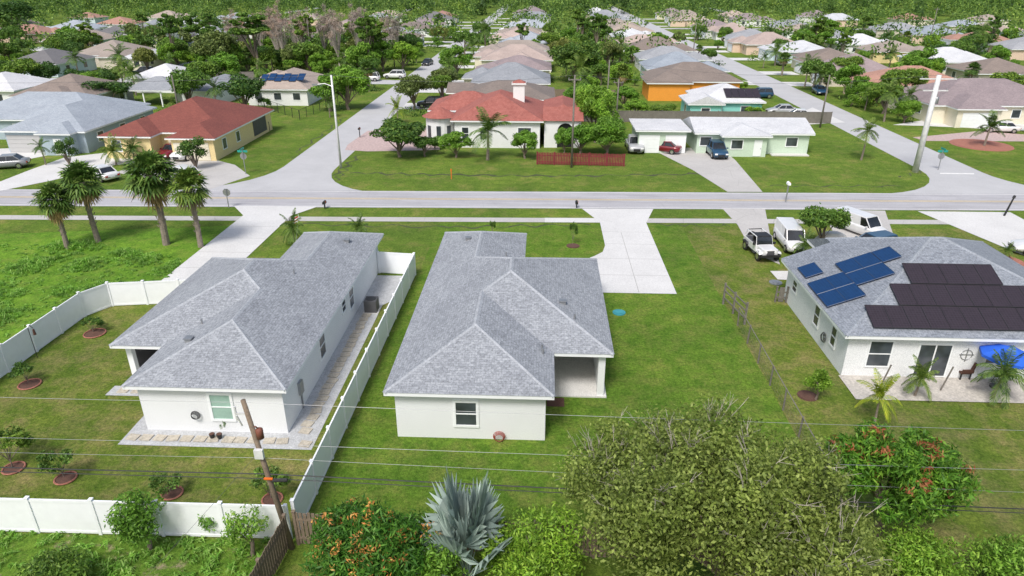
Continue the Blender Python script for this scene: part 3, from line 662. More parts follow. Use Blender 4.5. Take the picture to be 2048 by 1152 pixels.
palm_feather('queen', 21, 4.5, 2.6, 18, 'leaf_palm'); palm_feather('coco', 22, 3.2, 3.0, 18, 'leaf_palm', .16)
palm_feather('pygmy', 23, .9, 1.4, 24, 'leaf_palm', .08); palm_feather('ypalm', 24, 2.2, 2.2, 16, 'leaf_palm_yellow', .1)
palm_fan('sabal', 25, 4.6, 1.7, 52, 'leaf_palm', .19, dead=16); palm_fan('sabalB', 27, 4.6, 1.6, 44, 'leaf_palm', .17, dead=10)
palm_fan('silver', 26, .2, 1.5, 18, 'leaf_silver', .2, dead=0, blades=22, name='silver_fan_palm', els=(74, 58, 44, 30, 18, 8), droop=(-.02, .14), span=170, bw=.075, pet=.55)

def put(key, loc, sx, sz, label, cat=None, group=None, rz=None):
    e = PH[key]
    if not e[3]: o = e[0]; e[3] = True
    else: o = copy_tree(e[0])
    if 'group' in o: del o['group']
    o.location = loc; o.scale = (sx, sx, sz); o.rotation_euler = (0, 0, rnd.uniform(0, 6.28) if rz is None else rz)
    o['label'] = label
    if cat: o['category'] = cat
    if group: o['group'] = group
    return o
def T(key, px, yb, yt, label, w=None, cat=None, group=None, rz=None):
    b = P(px, yb); h = max(.4, hgt(b, yt)); e = PH[key]; sz = h/e[1]
    sx = (w/F*depth(b, h/2))/(2*e[2]) if w else sz
    BLOCK.append((b.x-1.5, b.y-1.5, b.x+1.5, b.y+1.5))
    return put(key, b, sx, sz, label, cat, group, rz)
T('sabal', 135, 497, 372, 'shaggy fan palm leftmost of the four at the weedy lot'); T('sabalB', 197, 484, 332, 'fan palm second from left of the four at the weedy lot')
T('sabal', 333, 489, 310, 'tallest fan palm of the four, third from left by the sidewalk'); T('sabalB', 402, 494, 343, 'fan palm nearest the left driveway, rightmost of the four')
mid = [('oakA', 800, 314, 240, 'wide dark green tree on the corner lawn before the villa drive', 120), ('oakB', 850, 313, 272, 'low green tree beside the wide dark corner tree', 62),
 ('coco', 975, 320, 242, 'coconut palm in front of the white villa', None), ('oakC', 912, 315, 262, 'small bright tree left of the coconut palm', 72), ('oakC', 1050, 317, 260, 'small bright tree by the left end of the red fence', 68),
 ('mango', 1190, 285, 172, 'tall bushy green tree right of the villa wing', 105), ('mango', 1212, 310, 238, 'rounded bush behind the red picket fence, right half', 110), ('oakC', 1160, 308, 248, 'bushy tree behind the red picket fence, left half', 75), ('mango', 1128, 306, 258, 'bush beside the villa portal', 50),
 ('oakA', 1148, 165, 78, 'large round dark tree in the middle distance behind the villa', 105), ('coco', 1160, 175, 122, 'palm in front of the round dark tree', None),
 ('queen', 1722, 320, 248, 'palm on the lawn right of the green house', None), ('queen', 1808, 236, 180, 'palm beside the right street', None), ('coco', 1968, 292, 240, 'palm in the round brick bed at the right', None),
 ('oakB', 1688, 168, 108, 'dark tree before the mauve roof beyond the right street', 68), ('oakB', 1800, 212, 130, 'tall leafy tree before the peach house', 85), ('oakC', 1752, 205, 165, 'low bright bush by the dark cars', 56), ('cone', 1858, 215, 168, 'slim conical tree beside the peach house', 24), ('cone', 1876, 215, 172, 'second slim conical tree beside the peach house', 24),
 ('oakA', 222, 215, 158, 'round dark tree by the open carport', 105), ('oliveA', 437, 150, 55, 'tall broad tree in front of the small white gabled house', 105), ('oliveA', 362, 118, 48, 'grey-green tree behind the small white gabled house', 85),
 ('cone', 140, 332, 268, 'small dark conical tree on the lawn by the yellow house drive', 38), ('cone', 393, 338, 266, 'dark conical tree in front of the yellow house garage', 50),
 ('queen', 92, 330, 285, 'small palm left of the yellow house', None), ('pygmy', 232, 330, 288, 'low palm at the yellow house drive', 55), ('pygmy', 268, 322, 288, 'second low palm at the yellow house drive', 50),
 ('queen', 250, 160, 98, 'tall palm before the cream house at far left', None), ('silver', 357, 128, 78, 'silvery palm by the left yards', 42), ('pineA', 515, 150, 18, 'tallest green pine at the left of the wood', 100),
 ('queen', 970, 110, 48, 'palm at the far bend of the left street', None), ('oakB', 885, 210, 145, 'dark bushy tree at the villa row corner', 46), ('queen', 900, 170, 120, 'palm behind the villa row corner', None), ('ypalm', 797, 248, 206, 'yellowish palm beside the left street', 45),
 ('sap', 530, 225, 190, 'small young tree on the fenced lawn', None), ('oakC', 1500, 238, 198, 'leafy tree beside the turquoise house', 60), ('oakC', 1270, 236, 198, 'bright bush in the back gardens left of the turquoise house', 60), ('oakB', 1328, 236, 206, 'bush in the back gardens by the turquoise house', 56),
 ('oakC', 1248, 218, 172, 'bush behind the tall bushy tree', 60), ('shrubB', 1462, 265, 238, 'bush at the corner of the green house', 36), ('oakA', 1905, 125, 85, 'dark tree before the dark roofed pale blue house', 100), ('queen', 1955, 110, 52, 'dark palm at the far right', None), ('oakB', 2005, 205, 142, 'leafy tree at the right edge', 75),
 ('oakC', 1650, 88, 38, 'bright tree in the right rows, far', 70), ('oakA', 30, 64, 0, 'dark tree at the far left corner', 110), ('oakB', 150, 122, 58, 'tree behind the pale blue house', 80),
 ('queen', 660, 235, 195, 'small palm in the fenced green yard', None), ('ypalm', 885, 268, 228, 'small palm by the villa turret', None), ('shrubA', 870, 300, 275, 'bush at the villa turret foot', 34)]
for k_, px, yb, yt, lb, w in mid: T(k_, px, yb, yt, lb, w)
T('pygmy', 588, 492, 443, 'small palm at the front of the left house', 55); T('pygmy', 718, 480, 445, 'low clump palm before the left house roof', 50, 'palm')
T('oakB', 1640, 496, 408, 'round green tree between the white vans', 98); T('pygmy', 1608, 522, 478, 'small palm beside the white off-road car', 50)
T('sap', 1145, 490, 437, 'young thin tree in mulch bed left of the middle drive', 22); T('sap', 985, 472, 436, 'thin sapling in front of the middle house', 14)
for i in range(54):
    x = rnd.uniform(-90, -34); y = rnd.uniform(150, 186) if x > -75 else rnd.uniform(150, 172)
    k_ = rnd.choice(['oakA', 'oakB', 'oakC', 'oliveA', 'oakC', 'pineA'])
    s_ = rnd.uniform(.6, 1.05) if 'pine' not in k_ else rnd.uniform(.75, 1.0)
    put(k_, (x, y, 0), s_*rnd.uniform(.9, 1.2), s_, 'green tree among the undergrowth of the wood left of the street', None, 'green trees of the small wood')
for i in range(18):
    x = -77+i*2.3+rnd.uniform(-1, 1); y = rnd.uniform(160, 190); s_ = rnd.uniform(.95, 1.3)
    put(rnd.choice(['bareA', 'bareB']), (x, y, 0), s_, s_, 'leafless pinkish tree in the small wood', None, 'bare pinkish trees of the small wood')
def free(x, y, m=1.2):
    if abs(x+26.5) < 4.6 or abs(x-46) < 5 or abs(x-110) < 4.5 or abs(x+87) < 4 or abs(x+152) < 4 or abs(y-304) < 4.5 or (x < -26 and abs(y-144.5) < 4.5): return False
    return not any(a-m < x < c+m and b-m < y < d+m for a, b, c, d in BLOCK)
cnt = 0; tries = 0; nbl = 0
while cnt < 500 and tries < 20000:
    tries += 1; t_ = rnd.random()
    y = 103+t_**.85*150; x = rnd.uniform(-.80, .80)*y-5
    if not free(x, y, .3): continue
    if y < 150 and -55 < x < 50 and rnd.random() < .6: continue
    k_ = rnd.choice(['oakA', 'oakB', 'oakC', 'oakC', 'oliveA', 'queen', 'coco', 'mango', 'sabalB', 'shrubA', 'shrubA', 'mango', 'queen', 'oakB', 'pineA' if y > 180 else 'queen'])
    isp = k_ in ('queen', 'coco', 'sabalB')
    if k_ in ('oakA', 'oakB', 'oakC', 'oliveA'):
        nbl += 1
        if nbl > 208: continue
    cnt += 1
    s_ = rnd.uniform(.45, 1.0) if k_ not in ('shrubA', 'shrubB') else rnd.uniform(.8, 1.7)
    if k_ == 'pineA': s_ = rnd.uniform(.6, .9)
    put(k_, (x, y, 0), s_*rnd.uniform(.95, 1.25), s_, 'garden palm among the distant house rows' if isp else 'green garden tree or bush among the distant house rows', None, 'palms among the distant houses' if isp else 'trees among the distant houses')
rng = np.random.default_rng(99); bl = []; nt_ = 0
while nt_ < 1700:
    y = 165+rnd.random()*400; x = rnd.uniform(-.82, .82)*y-8
    if not free(x, y, -1.0): continue
    if y < 200 and rnd.random() < .6: continue
    nt_ += 1; h_ = rnd.uniform(3.5, 9) if y < 270 else (rnd.uniform(4.5, 10.5) if y < 350 else rnd.uniform(6, 15))
    for j in range(5): bl.append((np.array([x+rnd.uniform(-.28, .28)*h_, y+rnd.uniform(-.28, .28)*h_, h_*rnd.uniform(.3, .85)]), h_*rnd.uniform(.13, .25)))
p, d = shellpts(bl, 210000, rng, .85, .25); o = leaves('far_trees', p, d, .46, rng, 'leaf_far', None); tag(o, 'mass of far trees around and behind the most distant houses', 'trees', None, 'stuff')
bl = []
for i in range(1500):
    y = rnd.uniform(400, 800); x = rnd.uniform(-.85, .85)*y; h_ = rnd.choice([7, 9, 11, 13, 17])*rnd.uniform(.8, 1.2); w_ = rnd.uniform(2.2, 4.5)
    for j in range(4): bl.append((np.array([x+rnd.uniform(-1, 1)*w_, y+rnd.uniform(-1, 1)*w_, h_*rnd.uniform(.35, .95)]), w_*rnd.uniform(.5, .95)))
p, d = shellpts(bl, 130000, rng, .85, .2); o = leaves('far_wood', p, d, .9, rng, 'leaf_wood', None); tag(o, 'far-off wood merging into one mass along the top', 'wood', None, 'stuff')
bl = []
while len(bl) < 1000:
    y = rnd.uniform(104, 300); x = rnd.uniform(-.8, .8)*y-5
    if free(x, y, .2) and not (y < 150 and -55 < x < 50 and rnd.random() < .75):
        for j in range(rnd.choice([1, 2, 4])): bl.append((np.array([x+j*1.1, y+rnd.uniform(-.4, .4), .5]), rnd.uniform(.5, 1.2)))
p, d = shellpts(bl, 46000, rng, .9, .2); o = leaves('hedge_planting', p, d, .2, rng, 'leaf_far', None); tag(o, 'low hedges and garden planting scattered between the distant houses', 'planting', None, 'stuff')

def bigtree(name, label, loc, ht, Rx, Ry, k, br, nleaf, size, mat, seed, cz=None, Rz=None, twigs=0, extra=None, asp=.45, fr=(.55, .95), rr_=(.6, 1.3), inner=.22):
    rng = np.random.default_rng(seed); root = thing(name, label, 'tree', loc)
    Rz = Rz or ht*.42; cz = cz or ht-Rz; bl = []
    while len(bl) < k:
        dd = rng.normal(size=3); dd /= np.linalg.norm(dd)
        if dd[2] < -.45: continue
        f = rng.uniform(*fr); r_ = br*rng.uniform(*rr_)
        bl.append((np.array([dd[0]*(Rx-r_*.8)*f, dd[1]*(Ry-r_*.8)*f, cz+dd[2]*(Rz-r_*.6)*f]), r_))
    mb = MB(); mb.tube([(0, 0, -.1), (.1, 0, cz*.45), (0, .1, cz)], [.035*ht, .03*ht, .015*ht], 9)
    for c, r_ in bl[::2]: m0 = Vector((.05, 0, cz*.4)); m1 = Vector(c); mb.tube([m0, m0.lerp(m1, .5)+Vector((0, 0, .25)), m1], [.013*ht, .009*ht, .004*ht], 5)
    tw_ = MB()
    for i in range(twigs):
        c, r_ = bl[int(rng.integers(len(bl)))]; dd = rng.normal(size=3); dd[2] = abs(dd[2])+.8; dd /= np.linalg.norm(dd); a = Vector(c)+Vector(dd)*r_*.6; e = Vector(c)+Vector(dd)*(r_*1.05+rng.uniform(.1, .65))
        m_ = a.lerp(e, .5)+Vector(rng.normal(size=3)*.05); tw_.tube([a, m_, e], [.012, .009, .005], 3)
        for q_ in range(3): tw_.tube([m_, m_+Vector(dd)*.3+Vector(rng.normal(size=3)*.13)], [.007, .004], 3)
    L0 = Vector(loc)
    for mm in (mb, tw_):
        for v in range(len(mm.v)): mm.v[v] = tuple(Vector(mm.v[v])+L0)
    mb.build('trunk', 'trunk', root, uv=False)
    if twigs: tw_.build('twigs', 'bark_pale', root, uv=False)
    p, d = shellpts(bl, nleaf, rng, .85, inner); leaves('crown', p, d, size, rng, mat, root, asp)
    if extra:
        nm, mt, n2, s2, out_ = extra; tops = [b for b in bl if b[0][2] > cz-.2]; c2 = []
        for i in range(n2):
            b_ = tops[int(rng.integers(len(tops)))]; dd = rng.normal(size=3); dd[2] = abs(dd[2])+.3; dd[1] -= .3; dd /= np.linalg.norm(dd); c2.append((b_[0]+dd*b_[1]*out_, .16))
        p, d = shellpts(c2, n2*16, rng, 1, .35); leaves(nm, p, d, s2, rng, mt, root, .3)
    return root
bigtree('oak_tree', 'huge olive green tree filling the bottom right, bare twigs on top', (6.3, 17.4, 0), 7.1, 5.2, 4.7, 62, .95, 120000, .07, 'leaf_big', 34, 3.5, 3.7, 330, None, .5, (.4, 1.18), (.45, 1.5), .3)
bigtree('mango_tree', 'leafy tree with reddish new leaves in the right-hand yard', (13.4, 21.0, 0), 5.0, 2.6, 2.3, 32, .64, 18000, .13, 'leaf_redtip', 32, None, None, 0, ('red_leaves', 'leaf_red', 75, .10, .92), .25, (.5, 1.02))
bigtree('mango_tree', 'dark green mango tree with orange blooms at the bottom edge', (-5.7, 17.4, 0), 3.5, 2.5, 1.9, 28, .62, 15000, .13, 'leaf_redtip', 33, None, None, 0, ('blossoms', 'leaf_orange', 85, .07, 1.05), .22, (.5, 1.08))
T('silver', 935, 1175, 1022, 'silvery fan palm with stiff leaves at the bottom centre', 205)
def near(name, label, px, yb, yt, w, mat, seed, n=6000, size=.08, cat='shrub'):
    b = P(px, yb); h = hgt(b, yt); rx = w/F*depth(b, h/2)/2
    o = bigtree(name, label, b, h, rx, rx*.8, 16, rx*.36, n, size, mat, seed, h*.55, h*.45, 0, None, .35, (.45, 1.1)); o['category'] = cat
near('shrub', 'lush green shrub between silvery palm and huge olive tree', 1075, 1190, 1045, 220, 'leaf_bright', 41, 8000)
near('shrub', 'green shrub left of the silvery palm, behind the mango blooms', 835, 1130, 1035, 120, 'leaf_bright', 42, 4000)
near('shrub', 'low bright shrub below the silvery palm at the bottom edge', 890, 1215, 1105, 130, 'leaf_bright', 51, 4000)
near('shrub', 'bright leafy shrub in front of the rear white fence', 300, 1098, 990, 135, 'leaf_bright', 43, 3800)
near('shrub', 'small pale shrub leaning on the rear white fence, middle', 420, 1068, 1018, 60, 'leaf_weed', 44, 700)
near('shrub', 'wispy pale shrub at the right end of the rear white fence', 505, 1110, 1010, 105, 'leaf_weed', 45, 1300)
near('shrub', 'leafy bush at the bottom left corner', 130, 1185, 1128, 170, 'leaf_mid', 46, 4000)
near('shrub', 'low green shrub at the bottom right, under the red-leaved tree', 1835, 1195, 1085, 210, 'leaf_bright', 47, 7000)
near('shrub', 'green shrub at the bottom right corner', 1995, 1195, 1100, 190, 'leaf_bright', 48, 6000)
near('shrub', 'round bush at the rear right post of the fenced yard', 1630, 800, 740, 55, 'leaf_bright', 49, 1600)
near('shrub', 'low leafy shrub in front of the brown board fence, below the middle lawn', 1010, 1140, 1072, 100, 'leaf_mid', 50, 2800)
T('ypalm', 1748, 850, 775, 'yellow green palm beside the red-leaved tree', 95)
T('pygmy', 1828, 792, 738, 'small bushy palm before the patio posts', 72); T('pygmy', 1985, 798, 726, 'bushy palm with fine fronds at the right patio edge', 95)
for i, (mx, my, px, yt, key, w, lb) in enumerate([(190, 668, 180, 634, 'sap', 48, 'small leafy fruit tree near the fence corner'), (60, 770, 45, 722, 'sap', 52, 'thin leaning sapling left of the lanai'),
        (28, 938, 15, 855, 'sap', 100, 'bushy fruit tree at the left edge'), (132, 958, 112, 893, 'sap', 70, 'sparse sapling in round bed, left rear yard'),
        (345, 988, 335, 945, 'sap', 70, 'low sapling in round bed before the rear fence'), (545, 1000, 528, 942, 'sap', 85, 'bushy fruit tree beside the utility pole')]):
    b = P(mx, my); r_ = 20/F*depth(b)
    bed = tag(MB().disc((b.x, b.y, .0), r_, r_, .05).build('mulch_bed', 'mulch'), f'round mulch bed under the {lb}', 'garden bed')
    MB().tube([(b.x+r_*math.cos(a), b.y+r_*math.sin(a), .06) for a in [j*math.pi/12 for j in range(25)]], .04, 5).build('edging', 'brick_edge', bed)
    T(key, mx-3, my-3, yt, lb, w)
for px, py, w, lb in ((1962, 290, 50, 'round brick-edged bed at the palm on the right'), (2008, 522, 32, 'round red-edged bed on the front lawn of the solar house'), (1146, 492, 12, 'mulch circle under the thin front tree'), (1615, 792, 18, 'stone-edged planting circle by the wire fence')):
    b = P(px, py); r_ = w/F*depth(b); tag(MB().disc((b.x, b.y, 0), r_, r_, .06).disc((b.x, b.y, 0), r_*1.12, r_*1.12, .03).build('mulch_bed', 'brick_edge' if w > 18 else 'mulch'), lb, 'garden bed')
T('pygmy', 2008, 518, 495, 'small palm in the red-edged front bed', 34)
rng = np.random.default_rng(5)
def weeds(poly, n, name, label, h0, h1, cat):
    mb = MB()
    def inside(x, y):
        c_ = False
        for i in range(len(poly)):
            a, b = poly[i], poly[i-1]
            if (a.y > y) != (b.y > y) and x < (b.x-a.x)*(y-a.y)/(b.y-a.y)+a.x: c_ = not c_
        return c_
    xs = [p_.x for p_ in poly]; ys = [p_.y for p_ in poly]; c_ = 0
    cen = [(rng.uniform(min(xs), max(xs)), rng.uniform(min(ys), max(ys)), rng.uniform(.4, 1.8), rng.uniform(.3, 1)) for _ in range(34)]
    while c_ < n:
        x = rng.uniform(min(xs), max(xs)); y = rng.uniform(min(ys), max(ys))
        if not inside(x, y): continue
        q_ = max(g_*math.exp(-((x-a_)**2+(y-b2)**2)/(s_*s_)) for a_, b2, s_, g_ in cen)
        if q_ < .1 and rng.random() < .8: continue
        c_ += 1; hh = h0+h1*q_*rng.uniform(.7, 1.2)
        for j in range(11):
            a = rng.uniform(0, 6.28); l = hh*rng.uniform(.4, 1)+.04; e = Vector((x+math.cos(a)*l, y+math.sin(a)*l, hh*rng.uniform(.5, 1.1))); w = Vector((-math.sin(a), math.cos(a), 0))*.03
            b0 = Vector((x+rng.uniform(-.25, .25), y+rng.uniform(-.25, .25), 0)); m_ = b0.lerp(e, .6)+Vector((0, 0, .06))
            mb.poly([b0, m_+w, e, m_-w])
    tag(mb.build(name, 'leaf_weed', uv=False), label, cat, None, 'stuff')
weeds([P(-40, 490), P(190, 486), P(370, 515), P(330, 562), P(180, 582), P(-40, 705)], 1000, 'weeds', 'bright weeds and cane grass in clumps on the vacant lot', .08, .5, 'weeds')
weeds([P(-30, 1062), P(560, 1085), P(540, 1200), P(-30, 1200)], 260, 'ground_cover', 'low weeds along the strip below the rear white fence', .05, .22, 'weeds')

# ------------------------------------------------------------------ fences
def vinyl(label, pts, h=1.8, mat='vinyl', step=2.4, post=.13, slats=0, name='fence'):
    root = thing(name, label, 'fence', (pts[0][0], pts[0][1], 0))
    for i in range(len(pts)-1):
        a, b = Vector((*pts[i], 0)), Vector((*pts[i+1], 0)); L = (b-a).length; n = max(1, round(L/step)); rz = math.atan2(b.y-a.y, b.x-a.x)
        for j in range(n):
            p0 = a.lerp(b, j/n); p1 = a.lerp(b, (j+1)/n); c = (p0+p1)/2; l = (p1-p0).length-post
            q = MB()
            if slats:
                ns = int(l/slats)
                for s_ in range(ns):
                    cc = p0.lerp(p1, (s_+.5)/ns); q.obox(cc, slats*.85, .025, .05, h-.02*((s_*7) % 3), rz)
                q.obox(c, l, .05, .3, .4, rz); q.obox(c, l, .05, h-.4, h-.3, rz)
            else: q.obox(c, l, .04, .06, h-.08, rz); q.obox(c, l, .07, h-.14, h-.02, rz); q.obox(c, l, .07, .04, .16, rz)
            q.build('panel', mat, root)
            MB().obox(p0, post, post, 0, h+.03, rz).obox(p0, post+.03, post+.03, h+.03, h+.07, rz).build('post', mat, root)
        if i == len(pts)-2: MB().obox(b, post, post, 0, h+.03, rz).build('post', mat, root)
    return root
vinyl('white vinyl fence between the left and middle houses, running away', [(-9.3, 20), (-9.1, 45.6), (-11.8, 45.9)], 1.7)
vinyl('white vinyl fence along the rear of the left yard, near the bottom', [(-29.6, 19.6), (-9.5, 19.75)], 1.7)
vinyl('white vinyl fence around the far left corner of the left yard', [(-29.4, 20), (-29.2, 38), (-28.3, 39.6), (-21.7, 40.6)], 1.7)
vinyl('weathered brown board fence behind the bottom shrubs', [(-9.1, 19.5), (4.5, 19.3)], 1.6, 'wood_old', 2.4, .1, .15)
vinyl('weathered board fence running to the bottom edge left of the mango tree', [(-9.4, 19.3), (-9.7, 15)], 1.6, 'wood_old', 2.4, .1, .15)
vinyl('weathered board fence at the bottom right behind the shrubs', [(11, 17.6), (24, 17.9)], 1.2, 'wood_old', 2.4, .1, .15)
a, b = P(1074, 329), P(1248, 333); vinyl('dark red picket fence in front of the bushes by the villa', [(a.x, a.y), (b.x, b.y)], 1.45, 'fence_red', 1.9, .12, .16)
for lb, a, b, m_ in (('grey wood fence behind the small white gabled house', (340, 162), (512, 160), 'wood_grey'), ('wooden fence behind the villa and green garage', (1100, 243), (1660, 247), 'wood_grey'), ('wooden fence in the back gardens before the orange house', (1105, 198), (1250, 200), 'wood_old')):
    a, b = P(*a), P(*b); vinyl(lb, [(a.x, a.y), (b.x, b.y)], 1.7, m_, 4, .1)
def wirefence(label, pts, h, pm, step=3, n=4, dense=False, rt=.02):
    root = thing('wire_fence', label, 'fence', (pts[0][0], pts[0][1], 0)); w = MB()
    for i in range(len(pts)-1):
        a, b = Vector((*pts[i], 0)), Vector((*pts[i+1], 0)); k_ = max(1, round((b-a).length/step))
        for j in range(k_+1):
            p_ = a.lerp(b, j/k_); MB().tube([p_, p_+Vector((rnd.uniform(-.06, .06), rnd.uniform(-.04, .04), h))], .045, 6).build('post', pm, root)
        for z in [h*(q+1)/n for q in range(n)]: w.tube([a+Vector((0, 0, z-.03)), b+Vector((0, 0, z-.03))], .004 if z < h*.99 else rt, 4)
        if dense:
            L = (b-a).length
            for q in range(int(L/.35)): pp = a.lerp(b, q*.35/L); w.tube([pp, pp+Vector((0, 0, h-.03))], .003, 3)
    w.build('wires', 'wood_grey' if pm != 'black' else 'black', root); return root
wirefence('wire mesh fence with wooden posts between middle and right yards', [(12.4, 22.5), (12.5, 38.6)], 1.25, 'wood_grey', 2.2, 6, True, .03)
wf = thing('wooden_gate', 'old grey wooden gate leaning at the top of the wire fence', 'gate', (12.5, 41.2, 0))
for x, y in ((12.25, 41.6), (12.55, 40.2), (12.9, 38.7)): MB().box(x, y, 0, x+.11, y+.11, 1.55).build('post', 'wood_grey', wf)
for z in (.5, 1.0, 1.4): MB().hexa([(12.27, 41.6, z), (12.31, 41.6, z), (12.97, 38.7, z-.1), (12.93, 38.7, z-.1)], [(12.27, 41.6, z+.09), (12.31, 41.6, z+.09), (12.97, 38.7, z-.01), (12.93, 38.7, z-.01)]).build('rail', 'wood_grey', wf)
a, b = P(1550, 604), P(1592, 606); vinyl('short wooden fence stub beside the solar house wall', [(a.x, a.y), (b.x, b.y)], 1.1, 'wood_grey', .8, .1, .4)
pts = [P(505, 208), P(600, 240), P(718, 190), P(700, 178)]; wirefence('dark green chain link fence around the yard left of the street', [(p_.x, p_.y) for p_ in pts], 1.5, 'black', 2.5, 10, True, .03)
pts = [P(440, 300), P(540, 262)]; wirefence('dark mesh fence beside the yellow house porch', [(p_.x, p_.y) for p_ in pts], 1.3, 'black', 2.5, 10, True, .03)
# ------------------------------------------------------------------ poles, wires, street furniture
def pole(label, base, h, lean=(0, 0), r=.15, mat='wood_old', arms=(), cat='pole', name='utility_pole', trans=None):
    root = thing(name, label, cat, base); b = Vector(base); t_ = b+Vector((lean[0], lean[1], h))
    MB().tube([b-Vector((0, 0, .1)), t_], [r, r*.72], 10).build('pole', mat, root, True)
    for z, l in arms:
        c = b.lerp(t_, z/h); MB().box(c.x-l, c.y-.06, c.z-.06, c.x+l, c.y+.06, c.z+.06).build('crossarm', mat, root)
        for s_ in (-.9, 0, .9): MB().tube([(c.x+s_*l, c.y, c.z+.06), (c.x+s_*l, c.y, c.z+.25)], [.05, .03], 6).build('insulator', 'metal_grey', root)
    if trans:
        r2 = trans[2]; c = b.lerp(t_, trans[0]/h); MB().tube([(c.x+r2*1.6, c.y, c.z-r2*1.6), (c.x+r2*1.6, c.y, c.z+r2*1.3), (c.x+r2*1.6, c.y, c.z+r2*1.7)], [r2, r2, r2*.5], 12).build('transformer', trans[1], root, True)
        MB().tube([(c.x+r2*1.4, c.y, c.z+r2*1.6), (c.x+r2, c.y-.1, c.z+r2*2.8)], .03, 6).build('bushing', trans[1], root)
    return root, b, t_
PZ = 6.5
pr, pb, pt = pole('leaning wooden utility pole with rusty transformer in the left foreground', (-9.28, 19.3, 0), PZ, (-1.0, .35), .12, 'wood_old', (), trans=(5.15, 'rust', .13))
def onp(z): return pb.lerp(pt, z/PZ)
c = onp(5.95); MB().box(c.x-.42, c.y-.03, c.z-.03, c.x-.02, c.y+.03, c.z+.03).build('bracket', 'steel_pale', pr)
MB().tube([(c.x-.42, c.y, c.z-.28), (c.x-.42, c.y, c.z+.28)], [.05, .04], 8).build('fuse', 'steel_pale', pr); MB().tube([(c.x-.22, c.y-.1, c.z-.45), (c.x-.3, c.y-.2, c.z+.05)], .03, 6).build('fuse', 'steel_pale', pr)
c = onp(4.4); MB().box(c.x-.12, c.y-.25, c.z-.18, c.x+.2, c.y-.12, c.z+.2).build('junction_box', 'steel_pale', pr)
c = onp(3.3); MB().tube([(c.x+.2, c.y-.15, c.z-.05), (c.x+.75, c.y-.15, c.z-.02)], [.07, .07], 8).build('splice_case', 'black', pr)
MB().box(c.x-.1, c.y-.2, c.z, c.x+.22, c.y-.13, c.z+.06).build('tag_strip', 'orange', pr)
def wire(label, pts, r, sag=.5, grp=None, mat='dark_grey'):
    q = MB()
    for a, b in zip(pts, pts[1:]):
        a, b = Vector(a), Vector(b); l = []
        for i in range(17):
            t_ = i/16; p_ = a.lerp(b, t_); p_.z -= sag*4*t_*(1-t_); l.append(p_)
        q.tube(l, r, 5)
    return tag(q.build('power_line', mat, uv=False), label, 'power line', grp)
wire('uppermost thin wire crossing the left and middle yards', [(-50, 20.2, 6.6), tuple(onp(6.4)), (50, 20.2, 5.8)], .007, .25, None, 'metal_grey')
wire('second thin wire from the top, at transformer height', [(-50, 20.0, 4.8), tuple(onp(4.7)), (50, 20.0, 4.3)], .007, .2, None, 'metal_grey')
wire('third thin wire, just above the thick black cable', [(-50, 19.9, 4.2), tuple(onp(4.1)), (50, 19.9, 3.1)], .006, .25, None, 'metal_grey')
wire('thick black cable crossing the whole lower picture', [(-50, 19.8, 3.5), tuple(onp(3.4)), (50, 19.8, 2.3)], .022, .2, None, 'black')
wire('thick black lower cable just under the other', [(-50, 19.8, 3.35), tuple(onp(3.2)), (50, 19.8, 2.15)], .016, .2, None, 'black')
wire('thin guy wire slanting from the pole to the lower left', [tuple(onp(4.4)), (-14.2, 17.2, .1)], .006, .05, None, 'dark_grey')
b = P(1830, 344); h = hgt(b, 150)
cp_, cb, ct = pole('tall pale steel utility pole with crossarms at the right street corner', b, h, (0, 0), .34, 'steel_pale', ((h-.4, 1.9), (h-1.6, 1.3)), trans=(h-2.6, 'metal_grey', .22))
b = P(682, 336); h = hgt(b, 150)
lp, lb_, lt = pole('tall grey street light pole at the left street corner', b, h, (0, 0), .14, 'steel_pale', (), 'street light', 'street_lamp')
MB().tube([lt-Vector((0, 0, 1.2)), lt+Vector((-.8, 0, -.9)), lt+Vector((-1.7, 0, -1.0))], .05, 6).build('arm', 'steel_pale', lp); MB().box(lt.x-2.2, lt.y-.15, lt.z-1.12, lt.x-1.6, lt.y+.15, lt.z-.95).build('lamp_head', 'metal_grey', lp)
tops = []
for px, yb, yt, lb in ((1143, 335, 150, 'wooden utility pole behind the red picket fence'), (1212, 245, 120, 'wooden pole in the gardens behind the villa'), (1232, 250, 158, 'short wooden pole with box right of the villa gardens'), (625, 135, 40, 'wooden pole in the small wood'), (1640, 255, 150, 'wooden pole beside the right street'), (362, 245, 150, 'wooden pole behind the yellow house'), (1855, 100, 15, 'distant wooden pole at the far right'), (1385, 120, 45, 'distant wooden pole along the right street')):
    b = P(px, yb); h = hgt(b, yt); _, b0, t0 = pole(lb, b, h, (0, 0), .13, 'wood_grey', ((h-.5, .7),) if px in (1232, 1143, 1855) else ()); tops.append(t0)
wire('wire from the villa pole across to the tall steel pole', [tuple(tops[0]), tuple(ct)], .014, .9, None, 'dark_grey')
wire('wire from the street light corner to the villa pole', [tuple(lt), tuple(tops[0])], .014, .7, None, 'dark_grey')
wire('wire leading from the left edge to the street light pole', [(-95, lt.y, lt.z-.5), tuple(lt)], .014, .8, None, 'dark_grey')
wire('wire leading from the tall steel pole past the right edge', [tuple(ct), (95, ct.y, ct.z)], .014, .8, None, 'dark_grey')
wire('wire behind the villa between two garden poles and the right street', [tuple(tops[1]), tuple(tops[4])], .014, .8, None, 'dark_grey')
